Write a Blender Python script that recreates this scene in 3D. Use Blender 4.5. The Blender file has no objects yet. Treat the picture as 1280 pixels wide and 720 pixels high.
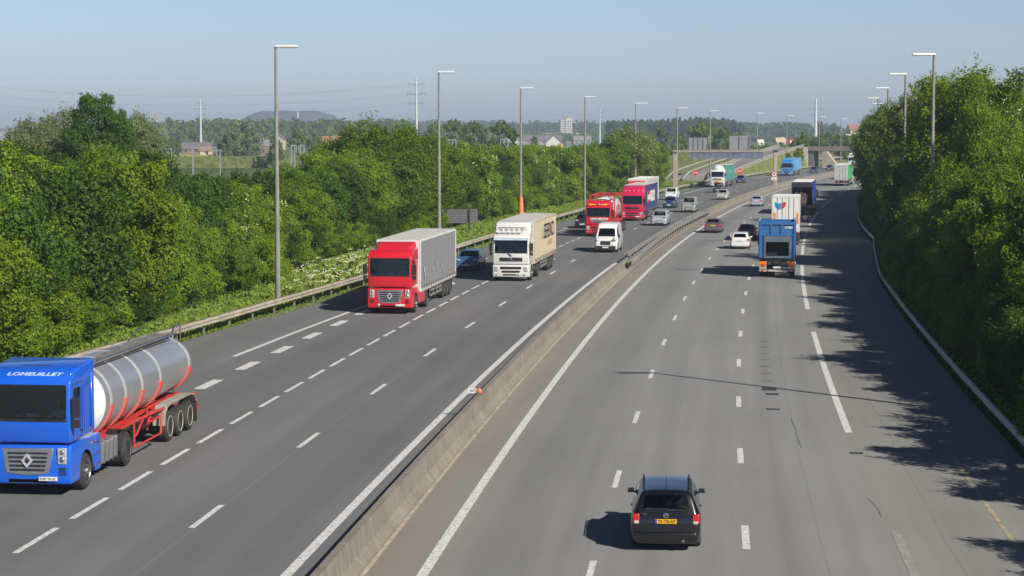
import bpy, bmesh, math, random
import numpy as np
from mathutils import Vector, Matrix, Euler
R = math.radians
C = bpy.context.scene.collection
scene = bpy.context.scene

# ------------------------------------------------------------------ camera, sky, sun, exposure
HC = 10.15                       # camera height above the carriageway
PITCH = math.atan(196 / 2547.0)
cam_d = bpy.data.cameras.new('camera')
cam = bpy.data.objects.new('camera', cam_d); C.objects.link(cam)
cam.location = (0, 0, HC)
cam.rotation_euler = (math.pi / 2 - PITCH, 0, 0)
cam_d.sensor_width = 36.0
cam_d.lens = 36.0 * 2547 / 1280
cam_d.clip_start = 0.5
cam_d.clip_end = 20000
scene.camera = cam

SUN = Vector((0.93, -1.05, 1.0)).normalized()      # direction towards the sun
world = bpy.data.worlds.new('World'); scene.world = world
world.use_nodes = True
wn = world.node_tree
bg = wn.nodes['Background']
sky = wn.nodes.new('ShaderNodeTexSky'); sky.sky_type = 'NISHITA'
sky.sun_disc = False
sky.sun_elevation = math.asin(SUN.z)
sky.sun_rotation = math.atan2(SUN.x, SUN.y)
sky.air_density = 1.0; sky.dust_density = 0.6; sky.ozone_density = 1.8
tint = wn.nodes.new('ShaderNodeMix'); tint.data_type = 'RGBA'; tint.blend_type = 'MULTIPLY'; tint.inputs['Factor'].default_value = 1.0
tint.inputs['B'].default_value = (0.765, 0.895, 1.34, 1)
wn.links.new(sky.outputs[0], tint.inputs['A']); # a hazy spring sky: pale near the horizon, dimmed overhead to cut fill light
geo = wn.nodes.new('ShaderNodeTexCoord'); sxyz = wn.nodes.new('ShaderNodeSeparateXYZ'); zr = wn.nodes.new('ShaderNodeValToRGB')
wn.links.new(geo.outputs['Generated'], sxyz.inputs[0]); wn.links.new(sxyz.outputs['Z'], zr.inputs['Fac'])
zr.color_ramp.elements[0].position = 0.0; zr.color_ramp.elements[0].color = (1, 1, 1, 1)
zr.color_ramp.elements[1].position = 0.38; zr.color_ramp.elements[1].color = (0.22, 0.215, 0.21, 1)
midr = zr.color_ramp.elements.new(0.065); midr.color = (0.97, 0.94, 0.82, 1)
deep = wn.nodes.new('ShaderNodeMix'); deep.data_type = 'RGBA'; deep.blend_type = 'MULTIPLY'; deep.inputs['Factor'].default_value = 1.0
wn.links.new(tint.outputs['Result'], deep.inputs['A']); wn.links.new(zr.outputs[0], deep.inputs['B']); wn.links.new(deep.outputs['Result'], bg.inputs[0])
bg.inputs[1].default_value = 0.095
sun_d = bpy.data.lights.new('sun', 'SUN'); sun_d.energy = 5.0; sun_d.angle = R(0.53)
sun_d.color = (1.0, 0.95, 0.86)
sun_o = bpy.data.objects.new('sun', sun_d); C.objects.link(sun_o)
sun_o.rotation_euler = SUN.to_track_quat('Z', 'Y').to_euler()
sun_o.location = (60, -60, 80)
scene.view_settings.view_transform = 'Standard'
scene.view_settings.look = 'None'
scene.view_settings.exposure = 0.18
scene.view_settings.gamma = 1.0
scene.view_settings.use_curve_mapping = False
scene.render.engine = 'CYCLES'
scene.cycles.use_denoising = True
scene.cycles.max_bounces = 6
scene.cycles.diffuse_bounces = 3
scene.cycles.transparent_max_bounces = 12
scene.cycles.volume_bounces = 0
HAZE = True

# ------------------------------------------------------------------ road geometry
def ri(y):                       # right carriageway's inner edge line
    return -6.1 + 0.0785 * y + 0.0002 * y * y
def slope(y):
    return 0.0785 + 0.0004 * y
def rp(y, d, z=0.0):             # point at station y, lateral offset d (right positive)
    s = slope(y); n = 1 / math.sqrt(1 + s * s)
    return Vector((ri(y) + d * n, y - d * s * n, z))
def heading(y):
    return -math.atan(slope(y))
def at(px, z, h=0.0):            # a place seen at photo column px, z metres away
    return Vector(((px - 640) * z / 2547.0, z, h))

# ------------------------------------------------------------------ materials
MATS = {}
def _new(name):
    m = bpy.data.materials.new(name); m.use_nodes = True
    return m, m.node_tree, m.node_tree.nodes['Principled BSDF']
def mat(name, col, rough=0.5, metal=0.0, coat=0.0, vary=0.12, scale=3.0, emit=None, spec=None, bump=0.0, dirt=0.0):
    if name in MATS: return MATS[name]
    m, nt, p = _new(name)
    tc = nt.nodes.new('ShaderNodeTexCoord'); no = nt.nodes.new('ShaderNodeTexNoise')
    no.inputs['Scale'].default_value = scale; no.inputs['Detail'].default_value = 5
    nt.links.new(tc.outputs['Object'], no.inputs['Vector'])
    rmp = nt.nodes.new('ShaderNodeValToRGB')
    a = [max(0, c * (1 - vary)) for c in col]; b = [min(1, c * (1 + vary)) for c in col]
    rmp.color_ramp.elements[0].position = 0.3; rmp.color_ramp.elements[1].position = 0.7
    rmp.color_ramp.elements[0].color = (*a, 1); rmp.color_ramp.elements[1].color = (*b, 1)
    nt.links.new(no.outputs['Fac'], rmp.inputs['Fac'])
    out = rmp.outputs['Color']
    if dirt > 0:                 # road film of dust and grime
        n2 = nt.nodes.new('ShaderNodeTexNoise'); n2.inputs['Scale'].default_value = 1.3; n2.inputs['Detail'].default_value = 8
        n2.inputs['Roughness'].default_value = 0.7
        nt.links.new(tc.outputs['Object'], n2.inputs['Vector'])
        mr = nt.nodes.new('ShaderNodeMapRange'); mr.inputs['From Min'].default_value = 0.42; mr.inputs['From Max'].default_value = 0.75
        mr.inputs['To Max'].default_value = dirt
        nt.links.new(n2.outputs['Fac'], mr.inputs['Value'])
        mx = nt.nodes.new('ShaderNodeMix'); mx.data_type = 'RGBA'
        nt.links.new(mr.outputs[0], mx.inputs['Factor']); nt.links.new(out, mx.inputs['A'])
        mx.inputs['B'].default_value = (0.17, 0.15, 0.125, 1)
        out = mx.outputs['Result']
    nt.links.new(out, p.inputs['Base Color'])
    p.inputs['Roughness'].default_value = rough; p.inputs['Metallic'].default_value = metal
    p.inputs['Coat Weight'].default_value = coat; p.inputs['Coat Roughness'].default_value = 0.06
    if spec is not None: p.inputs['Specular IOR Level'].default_value = spec
    if bump:
        bp = nt.nodes.new('ShaderNodeBump'); bp.inputs['Strength'].default_value = bump; bp.inputs['Distance'].default_value = 0.02
        n3 = nt.nodes.new('ShaderNodeTexNoise'); n3.inputs['Scale'].default_value = scale * 6
        nt.links.new(tc.outputs['Object'], n3.inputs['Vector'])
        nt.links.new(n3.outputs['Fac'], bp.inputs['Height']); nt.links.new(bp.outputs[0], p.inputs['Normal'])
    if emit:
        p.inputs['Emission Color'].default_value = (*emit[0], 1); p.inputs['Emission Strength'].default_value = emit[1]
    MATS[name] = m
    return m
def paint(name, col, dirt=0.12, rough=0.32):
    return mat('paint_' + name, col, rough, 0.0, 0.7, 0.03, 1.0, dirt=dirt)
def glass_mat():
    if 'glass' in MATS: return MATS['glass']
    m = bpy.data.materials.new('glass'); m.use_nodes = True; nt = m.node_tree; nt.nodes.clear()
    o = nt.nodes.new('ShaderNodeOutputMaterial'); g = nt.nodes.new('ShaderNodeBsdfGlossy'); t = nt.nodes.new('ShaderNodeBsdfTransparent')
    g.inputs['Roughness'].default_value = 0.03; g.inputs['Color'].default_value = (0.85, 0.9, 0.95, 1)
    t.inputs['Color'].default_value = (0.66, 0.70, 0.69, 1)
    f = nt.nodes.new('ShaderNodeFresnel'); f.inputs['IOR'].default_value = 1.5
    a = nt.nodes.new('ShaderNodeMath'); a.operation = 'ADD'; a.inputs[1].default_value = 0.0
    x = nt.nodes.new('ShaderNodeMixShader')
    nt.links.new(f.outputs[0], a.inputs[0]); nt.links.new(a.outputs[0], x.inputs[0])
    nt.links.new(t.outputs[0], x.inputs[1]); nt.links.new(g.outputs[0], x.inputs[2]); nt.links.new(x.outputs[0], o.inputs[0])
    MATS['glass'] = m
    return m
GLASS = glass_mat()
RUBBER = mat('rubber', (0.018, 0.018, 0.018), 0.85, dirt=0.35)
BLACKP = mat('black_plastic', (0.02, 0.02, 0.022), 0.55, dirt=0.15)
DARKM = mat('dark_metal', (0.035, 0.035, 0.038), 0.5, 0.3, dirt=0.4)
CHROME = mat('chrome', (0.62, 0.62, 0.64), 0.18, 1.0)
ALU = mat('brushed_aluminium', (0.5, 0.5, 0.52), 0.32, 1.0, dirt=0.15)
RIM = mat('rim_metal', (0.42, 0.42, 0.44), 0.35, 0.9, dirt=0.25)
LAMPG = mat('headlight_lens', (0.6, 0.62, 0.64), 0.12, 0.4, 1.0)
REDL = mat('tail_light_lens', (0.55, 0.012, 0.012), 0.15, 0, 1.0, spec=0.8)
ORANGEL = mat('orange_lens', (0.8, 0.2, 0.01), 0.2, 0, 1.0)
PLATEW = mat('plate_white', (0.75, 0.75, 0.74), 0.4)
PLATEY = mat('plate_yellow', (0.8, 0.42, 0.01), 0.4, vary=.02)
INK = mat('black_lettering', (0.02, 0.02, 0.025), 0.5)
WHITEP = paint('white', (0.78, 0.78, 0.76), 0.1)
SEATM = mat('dark_upholstery', (0.03, 0.03, 0.035), 0.9)
GALV = mat('galvanised_steel', (0.38, 0.38, 0.37), 0.5, 0.55, vary=.2, scale=1.2, dirt=.35)
POLEM = mat('weathered_pole', (0.27, 0.25, 0.225), 0.65, 0.0, vary=.2, scale=1.5, dirt=.2)
LHEAD = mat('lamp_head_shell', (0.62, 0.62, 0.6), 0.45, 0.1)

# ------------------------------------------------------------------ mesh helpers
class MB:
    def __init__(s): s.v = []; s.f = []
    def add(s, vs, fs):
        o = len(s.v); s.v += [tuple(v) for v in vs]; s.f += [tuple(i + o for i in f) for f in fs]
        return s
    def box(s, x0, x1, y0, y1, z0, z1, M=None, tx=0, ty=0):
        vs = [Vector(p) for p in ((x0, y0, z0), (x1, y0, z0), (x1, y1, z0), (x0, y1, z0),
              (x0 + tx, y0 + ty, z1), (x1 - tx, y0 + ty, z1), (x1 - tx, y1 - ty, z1), (x0 + tx, y1 - ty, z1))]
        if M is not None: vs = [M @ v for v in vs]
        return s.add(vs, [(0, 3, 2, 1), (4, 5, 6, 7), (0, 1, 5, 4), (1, 2, 6, 5), (2, 3, 7, 6), (3, 0, 4, 7)])
    def prism(s, prof, x0, x1):          # profile of (y,z) extruded along x
        n = len(prof)
        a = sum(prof[i][0] * prof[(i + 1) % n][1] - prof[(i + 1) % n][0] * prof[i][1] for i in range(n))
        if a < 0: prof = prof[::-1]
        vs = [(x0, p[0], p[1]) for p in prof] + [(x1, p[0], p[1]) for p in prof]
        fs = [tuple(range(n))[::-1], tuple(range(n, 2 * n))] + [(i, (i + 1) % n, n + (i + 1) % n, n + i) for i in range(n)]
        return s.add(vs, fs)
    def tube(s, p0, p1, r0, r1=None, n=10, caps=True):
        p0, p1 = Vector(p0), Vector(p1); r1 = r0 if r1 is None else r1
        d = (p1 - p0).normalized(); u = d.orthogonal().normalized(); w = d.cross(u)
        vs = []
        for p, r in ((p0, r0), (p1, r1)):
            for i in range(n):
                a = 2 * math.pi * i / n; vs.append(p + (u * math.cos(a) + w * math.sin(a)) * r)
        fs = [(i, (i + 1) % n, n + (i + 1) % n, n + i) for i in range(n)]
        if caps: fs += [tuple(range(n))[::-1], tuple(range(n, 2 * n))]
        return s.add(vs, fs)
    def path(s, pts, r, n=8):
        for a, b in zip(pts, pts[1:]): s.tube(a, b, r, r, n)
        return s
    def lathe_x(s, cx, cy, cz, prof, n=28):   # profile of (x offset, radius) round an x axis
        vs = []; fs = []
        for (dx, r) in prof:
            for i in range(n):
                a = 2 * math.pi * i / n; vs.append((cx + dx, cy + r * math.cos(a), cz + r * math.sin(a)))
        for k in range(len(prof) - 1):
            for i in range(n):
                fs.append((k * n + i, k * n + (i + 1) % n, (k + 1) * n + (i + 1) % n, (k + 1) * n + i))
        fs.append(tuple(range(n))[::-1]); fs.append(tuple(range((len(prof) - 1) * n, len(prof) * n)))
        return s.add(vs, fs)
    def quad(s, a, b, c, d): return s.add([a, b, c, d], [(0, 1, 2, 3)])
    def ellip(s, c, r, nu=12, nv=8):
        vs = []; fs = []
        for j in range(nv + 1):
            t = math.pi * j / nv
            for i in range(nu):
                a = 2 * math.pi * i / nu
                vs.append((c[0] + r[0] * math.sin(t) * math.cos(a), c[1] + r[1] * math.sin(t) * math.sin(a), c[2] + r[2] * math.cos(t)))
        for j in range(nv):
            for i in range(nu):
                fs.append((j * nu + i, (j + 1) * nu + i, (j + 1) * nu + (i + 1) % nu, j * nu + (i + 1) % nu))
        return s.add(vs, fs)
    def mesh(s, name, m=None, fix=True):
        me = bpy.data.meshes.new(name); me.from_pydata(s.v, [], s.f)
        if fix:
            b = bmesh.new(); b.from_mesh(me); bmesh.ops.recalc_face_normals(b, faces=b.faces); b.to_mesh(me); b.free()
        if m is not None:
            for q in (m if isinstance(m, (list, tuple)) else [m]): me.materials.append(q)
        return me
    def build(s, name, m, parent=None, bevel=0.0, smooth=35, seg=2, fix=True):
        o = link(name, s.mesh(name, m, fix), parent)
        if smooth: smooth_mesh(o.data, smooth)
        if bevel:
            bv = o.modifiers.new('bevel', 'BEVEL'); bv.width = bevel; bv.segments = seg; bv.limit_method = 'ANGLE'; bv.angle_limit = R(30)
            bv.harden_normals = False
            smooth_mesh(o.data, 60)
        return o
def smooth_mesh(me, ang):
    me.polygons.foreach_set('use_smooth', [True] * len(me.polygons))
    me.set_sharp_from_angle(angle=R(ang))
def link(name, data, parent=None, loc=None, rz=0):
    o = bpy.data.objects.new(name, data); C.objects.link(o)
    if parent: o.parent = parent
    if loc is not None: o.location = loc
    if rz: o.rotation_euler.z = rz
    return o
def thing(name, label, cat, loc=(0, 0, 0), rz=0.0, group=None):
    o = link(name, None, None, loc, rz); tag(o, label, cat, group)
    return o
def tag(o, label=None, cat=None, group=None, kind=None):
    if label: o['label'] = label
    if cat: o['category'] = cat
    if group: o['group'] = group
    if kind: o['kind'] = kind
    return o
def kids(o): return [c for c in bpy.data.objects if c.parent == o]
def copy_tree(o, parent=None):
    c = o.copy(); C.objects.link(c)
    if parent: c.parent = parent
    for k in list(o.children): copy_tree(k, c)
    return c
def bake(o):                     # apply the modifiers of a helper object and keep the mesh
    dg = bpy.context.evaluated_depsgraph_get(); dg.update()
    me = bpy.data.meshes.new_from_object(o.evaluated_get(dg), preserve_all_data_layers=True, depsgraph=dg)
    return me
def text(s, size, m, parent, loc, rot, ext=0.004, width=None, name='lettering', shear=0.0, align='CENTER', bold=0.0):
    cu = bpy.data.curves.new(name, 'FONT'); cu.body = s; cu.size = size; cu.extrude = ext; cu.align_x = align; cu.align_y = 'CENTER'
    cu.shear = shear; cu.offset = bold; cu.resolution_u = 3
    t = bpy.data.objects.new(name, cu); C.objects.link(t)
    me = bake(t); bpy.data.objects.remove(t); bpy.data.curves.remove(cu)
    me.materials.clear(); me.materials.append(m); me.name = name
    if width:
        xs = [v.co.x for v in me.vertices]; k = width / (max(xs) - min(xs))
        for v in me.vertices: v.co.x *= k
    o = link(name, me, parent); o.location = loc; o.rotation_euler = rot
    return o
def boolean(me_obj, cutters):
    for c in cutters:
        b = me_obj.modifiers.new('cut', 'BOOLEAN'); b.operation = 'DIFFERENCE'; b.solver = 'EXACT'; b.object = c
    me = bake(me_obj)
    me_obj.modifiers.clear(); me_obj.data = me
    for c in cutters: bpy.data.objects.remove(c)

# ------------------------------------------------------------------ wheels
_wh = {}
def wheel(parent, x, y, r, w, side, kind='car', rim=None):
    key = (round(r, 2), round(w, 2), kind, rim.name if rim else '')
    if key not in _wh:
        t = MB(); t.lathe_x(0, 0, 0, [(-w/2 + .01, r*.66), (-w/2, r*.74), (-w/2 + .015, r*.93), (-w/2 + .05, r), (w/2 - .05, r), (w/2 - .015, r*.93), (w/2, r*.74), (w/2 - .01, r*.66)], 30)
        tm = t.mesh('tyre', RUBBER); smooth_mesh(tm, 40)
        g = MB()
        if kind == 'car':
            g.lathe_x(0, 0, 0, [(w/2 - .07, r*.6), (w/2 - .06, r*.2), (w/2 - .02, r*.17), (w/2 - .015, r*.05)], 20)
            g.lathe_x(0, 0, 0, [(w/2 - .09, r*.67), (w/2 + .004, r*.69), (w/2 + .004, r*.62), (w/2 - .06, r*.6)], 24)
            for k in range(5):
                a = 2 * math.pi * k / 5; M = Matrix.Rotation(a, 4, 'X')
                g.box(w/2 - .05, w/2 - .012, -r*.11, r*.11, r*.1, r*.64, M)
        elif kind == 'front':     # truck steer wheel: protruding hub and ring of nuts
            g.lathe_x(0, 0, 0, [(w/2 - .1, r*.66), (w/2 + .005, r*.68), (w/2 + .005, r*.62), (w/2 - .06, r*.55), (w/2 - .01, r*.42), (w/2 - .01, r*.26), (w/2 + .06, r*.22), (w/2 + .07, r*.1)], 24)
            for k in range(10):
                a = 2 * math.pi * k / 10; g.tube((w/2 - .01, math.cos(a)*r*.34, math.sin(a)*r*.34), (w/2 + .03, math.cos(a)*r*.34, math.sin(a)*r*.34), .022, n=6)
        else:                     # truck rear wheel: deep dish
            g.lathe_x(0, 0, 0, [(w/2 - .16, r*.64), (w/2 + .005, r*.68), (w/2 + .005, r*.62), (w/2 - .1, r*.58), (w/2 - .13, r*.4), (w/2 - .13, r*.25), (w/2 - .02, r*.2), (w/2 - .02, r*.08)], 24)
        gm = g.mesh('rim', rim or RIM); smooth_mesh(gm, 40)
        _wh[key] = (tm, gm)
    tm, gm = _wh[key]
    o = link('wheel', tm, parent, (x, y, r)); g = link('rim', gm, o)
    if side < 0: o.rotation_euler.z = math.pi
    return o

# ------------------------------------------------------------------ cars
CARG = mat('arch_liner', (0.012, 0.012, 0.012), 0.9)
def car_stations(style, L, hw, H):
    h = H
    if style == 'estate':
        f = dict(cowl=.262, rf=.41, b=.575, c=.765, rr=.935, rb=.98, deck=None)
    elif style == 'hatch':
        f = dict(cowl=.262, rf=.42, b=.60, c=.80, rr=.875, rb=.965, deck=None)
    elif style == 'sedan':
        f = dict(cowl=.27, rf=.41, b=.56, c=.70, rr=.75, rb=.865, deck=.985)
    elif style == 'mpv':
        f = dict(cowl=.20, rf=.375, b=.55, c=.75, rr=.93, rb=.985, deck=None)
    else:                         # van
        f = dict(cowl=.17, rf=.29, b=.40, c=.70, rr=.985, rb=.995, deck=None)
    van = style == 'van'
    bz = .61 if not van else .50
    hz = .665 if not van else .52
    if style == 'mpv': hz = .64; bz = .58
    S = []
    a = lambda y, w, zb, zs, wt, zt, t='p': S.append((-y * L, w * hw, zb, zs * h, wt * hw, zt * h, t))
    a(0.0, .78, .30, .34, .66, .37)
    a(.004, .84, .24, hz - .22, .74, hz - .18)
    a(.03, .94, .20, hz - .16, .80, hz - .115)
    a(.09, .985, .18, hz - .13, .82, hz - .085)
    a(f['cowl'] - .06, 1, .17, bz - .035, .86, hz - .018)
    a(f['cowl'], 1, .17, bz - .01, .90, hz, 'w')
    a(f['cowl'] * .5 + f['rf'] * .5, 1, .17, bz, .86, hz * .5 + (.985 if not van else .82) * .5, 'ws')
    tw = .785 if van or style == 'mpv' else .725
    a(f['rf'] - .008, 1, .17, bz, tw + .012, .972 if not van else .82, 'ps')
    if van: a(f['rf'] + .035, 1, .17, bz, tw, .955, 's')
    else: a(f['rf'] + .02, 1, .17, bz, tw, .992, 's')
    a(f['b'] - .015, 1, .17, bz, tw, 1.0, 'p')
    if not van:
        a(f['b'] + .01, 1, .17, bz, tw, 1.0, 's')
        a(f['c'] - .015, 1, .17, bz + .01, tw - .008, .996, 'p')
    else:
        a(f['c'], 1, .17, bz, tw, 1.0, 'p')
    a(f['c'] + .012, 1, .17, bz + .012, tw - .008, .995, 's' if style in ('estate', 'mpv') else 'p')
    if style in ('estate', 'mpv'): a(f['rr'] - .03, .995, .18, bz + .02, tw - .02, .987, 'p')
    a(f['rr'], .99, .18, bz + .02, tw - .03 if not van else .8, .975, 'r')
    if style == 'sedan':
        a(f['rb'], .985, .18, bz + .015, .84, .70, 'p'); a(.97, .97, .19, bz + .0, .82, .685); a(.992, .93, .22, .56, .8, .62)
    elif van:
        a(f['rb'], .985, .2, bz, .82, .93); a(.999, .97, .25, .45, .84, .70)
    else:
        a(f['rb'], .965, .18, bz + .01, .825, .67, 'p'); a(.993, .90, .22, .53, .79, .60)
    a(1.0, .87 if style in ('sedan', 'van') else .78, .32, .40, .66, .43)
    return S
def make_car(style, L, W, H, pm, label, cat='car', y=0, d=0, away=False, plate=None, seats=False, name=None, group=None,
             rails=False, yaw=0.0, trim=None):
    hw = W / 2; n = heading(y)
    P = rp(y, d)
    if away: P = P + Matrix.Rotation(n + yaw, 3, 'Z') @ Vector((0, L, 0)); rz = n + yaw
    else: rz = n + math.pi + yaw
    root = thing(name or cat.replace(' ', '_'), label, cat, P, rz, group)
    S = car_stations(style, L, hw, H)
    rings = []
    for (yy, w, zb, zs, wt, zt, t) in S:
        half = [(0, zb), (w - .14, zb), (w - .03, zb + .07), (w, zb + .5 * (zs - zb)), (w - .015, zs - .05), (w - .05, zs),
                (wt + .014, zt - .065 if zt - zs > .12 else (zt + zs) / 2), (wt - .028, zt - .004), (0, zt + .022)]
        ring = half + [(-x, z) for x, z in half[-2:0:-1]]
        rings.append([(x, yy, z) for x, z in ring])
    m = MB(); nr = len(rings[0])
    for r in rings: m.v += r
    mi = []
    for i in range(len(rings) - 1):
        t = S[i][6]
        for j in range(nr):
            k = j if j < 8 else nr - 1 - j
            m.f.append((i * nr + j, i * nr + (j + 1) % nr, (i + 1) * nr + (j + 1) % nr, (i + 1) * nr + j))
            g = 0
            if k == 7 and 'w' in t: g = 1
            if k == 7 and t == 'r' and style != 'van': g = 2
            if k == 5 and 's' in t: g = 3
            mi.append(g)
    m.f.append(tuple(range(nr))); m.f.append(tuple(range((len(rings) - 1) * nr, len(rings) * nr))[::-1]); mi += [0, 0]
    me = m.mesh('body', [pm, GLASS, GLASS, GLASS, CARG], fix=True)
    for p, g in zip(me.polygons, mi): p.material_index = g
    tmp = link('body', me); sb = tmp.modifiers.new('s', 'SUBSURF'); sb.levels = 2; sb.render_levels = 2
    wr = .315 if H < 1.6 else .33
    if style == 'van': wr = .35
    fy, ry = -.195 * L, -.80 * L
    if style == 'van': fy, ry = -.17 * L, -.79 * L
    cuts = []
    for yy in (fy, ry):
        for sx in (-1, 1):
            c = MB(); c.tube((sx * (hw - .24), yy, wr), (sx * (hw + .2), yy, wr), wr + .055, n=28)
            co = link('cutter', c.mesh('cutter', [pm, GLASS, GLASS, GLASS, CARG])); co.hide_render = True
            for p in co.data.polygons: p.material_index = 4
            cuts.append(co)
    boolean(tmp, cuts)
    full = tmp.data; bpy.data.objects.remove(tmp)
    nv = len(full.vertices); co = np.empty(nv * 3); full.vertices.foreach_get('co', co); co = co.reshape(-1, 3)
    groups = {}
    for p in full.polygons:
        c = p.center
        key = ('body', 'windscreen', 'rear_window', 'side_window', 'body')[p.material_index]
        if key == 'side_window': key = ('side_window', 1 if c.x > 0 else -1)
        groups.setdefault(key, []).append(p)
    body = None
    for key in ['body'] + [k for k in groups if k != 'body']:
        ps = groups[key]; used = {}; vs = []; fs = []; mm = []
        for p in ps:
            f = []
            for v in p.vertices:
                if v not in used: used[v] = len(vs); vs.append(tuple(co[v]))
                f.append(used[v])
            fs.append(f); mm.append(1 if p.material_index == 4 else 0)
        nm = key if isinstance(key, str) else key[0]
        me2 = bpy.data.meshes.new(nm); me2.from_pydata(vs, [], fs)
        if nm == 'body': me2.materials.append(pm); me2.materials.append(CARG)
        else: me2.materials.append(GLASS); mm = [0] * len(mm)
        me2.polygons.foreach_set('material_index', mm); smooth_mesh(me2, 38)
        link(nm, me2, root)
    for yy in (fy, ry):
        for sx in (-1, 1): wheel(root, sx * (hw - .115), yy, wr, .2, sx)
    # floor and seats
    k = MB(); k.box(-hw + .12, hw - .12, -L * .95, -L * .2, .24, .3)
    k.box(-hw + .15, hw - .15, -L * .33, -L * .25, .3, H * .6)
    for sx in (-1, 1):
        k.box(sx * .36 - .23, sx * .36 + .23, -L * .58, -L * .46, .3, .52); k.box(sx * .36 - .22, sx * .36 + .22, -L * .60, -L * .575, .5, H * .72)
        k.box(sx * .36 - .1, sx * .36 + .1, -L * .60, -L * .58, H * .72, H * .82)
    k.box(-hw + .25, hw - .25, -L * .80, -L * .785, .3, H * .68)
    k.build('seat', SEATM, root, 0.03)
    f = MB()                       # bumpers, sills
    hz = .52 * H if style == 'van' else .66 * H
    van = style == 'van'
    # grille and lower intake
    g = MB(); g.box(-.42 if van else -.33, .42 if van else .33, -.06, .03 if van else .012, .66 if van else .47, .98 if van else .60); g.build('grille', BLACKP, root, .02)
    g = MB(); g.box(-.50, .50, -.05, .045, .26, .37); g.build('air_intake', BLACKP, root, .02)
    e = MB(); e.lathe_x(0, 0, 0, [(-.01, .05), (.0, .055), (.008, .045)], 16)
    eo = e.build('emblem', CHROME, root); eo.rotation_euler = (0, 0, math.pi / 2); eo.location = (0, .035, .54 if not van else .84)
    for sx in (-1, 1):
        l = MB(); l.ellip((sx * (hw - .26), -.15, hz - .15 if not van else hz - .16), (.20, .17, .085 if not van else .15)); l.build('headlight', LAMPG, root)
        mr = MB(); q0, q1 = sorted((sx * (hw - .06), sx * (hw + .125))); mr.box(q0, q1 if sx > 0 else q1, (-L * .285 if not van else -L * .2) - .06, (-L * .285 if not van else -L * .2) + .06, H * .655 - .05 if not van else H * .50, H * .655 + .065 if not van else H * .62, tx=.02, ty=.02)
        mr.box(min(sx * (hw - .08), sx * (hw + .08)), max(sx * (hw - .08), sx * (hw + .08)), -L * .29 - .0 if not van else -L*.205, -L * .28 if not van else -L*.195, H * .62 if not van else H*.52, H * .64 if not van else H*.54)
        mr.build('mirror', trim or pm, root, .045, seg=4)
        t = MB()
        if style in ('estate', 'hatch', 'mpv'): t.box(min(sx * (hw - .235), sx * (hw - .062)), max(sx * (hw - .235), sx * (hw - .062)), -L + .012, -L + .22, .47 * H, .64 * H)
        elif van: t.box(min(sx * (hw - .16), sx * (hw - .03)), max(sx * (hw - .16), sx * (hw - .03)), -L + .0, -L + .1, .35 * H, .5 * H)
        else: t.box(min(sx * (hw - .40), sx * (hw - .06)), max(sx * (hw - .40), sx * (hw - .06)), -L - .0, -L + .22, .49 * H, .60 * H)
        to = t.build('tail_light', REDL, root, .035, seg=3)
        if away and style in ('estate', 'hatch'):
            t = MB(); q0, q1 = sorted((sx * (hw - .215), sx * (hw - .10))); t.box(q0, q1, -L + .0, -L + .03, .475 * H, .525 * H); t.build('reverse_light', mat('clear_lens', (.55, .5, .5), .2), to, .01)
        hd = MB(); hd.box(min(sx * (hw - .02), sx * (hw + .015)), max(sx * (hw - .02), sx * (hw + .015)), -L * .56, -L * .52, .53 * H, .55 * H); hd.build('door_handle', trim or pm, root, .006)
    pl = MB(); pl.box(-.26, .26, .015, .032, .40, .51); pl.build('number_plate', PLATEW, root, .004)
    b = MB(); b.box(-hw * .86, hw * .86, -L - .045, -L + .1, .27, .50); b.build('bumper', trim or pm, root, .05, seg=3)
    b = MB(); b.box(-hw * .86, hw * .86, -.08, .03, .22, .30 if not van else .58); b.build('bumper', trim or pm, root, .04, seg=3)
    if plate:
        pz = plate.get('z', .53 * H)
        q = MB(); q.box(-.26, .26, -L - .03, -L - .015, pz - .055, pz + .055); po = q.build('number_plate', plate['m'], root, .004)
        if plate.get('text'):
            q = MB(); q.box(-.26, -.215, -L - .034, -L - .03, pz - .053, pz + .053); q.build('plate_band', mat('band_blue', (.01, .06, .5)), po)
            text(plate['text'], .105, INK, po, (.02, -L - .033, pz), (math.pi / 2, 0, 0), width=.42)
    return root, L, hw, H

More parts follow.
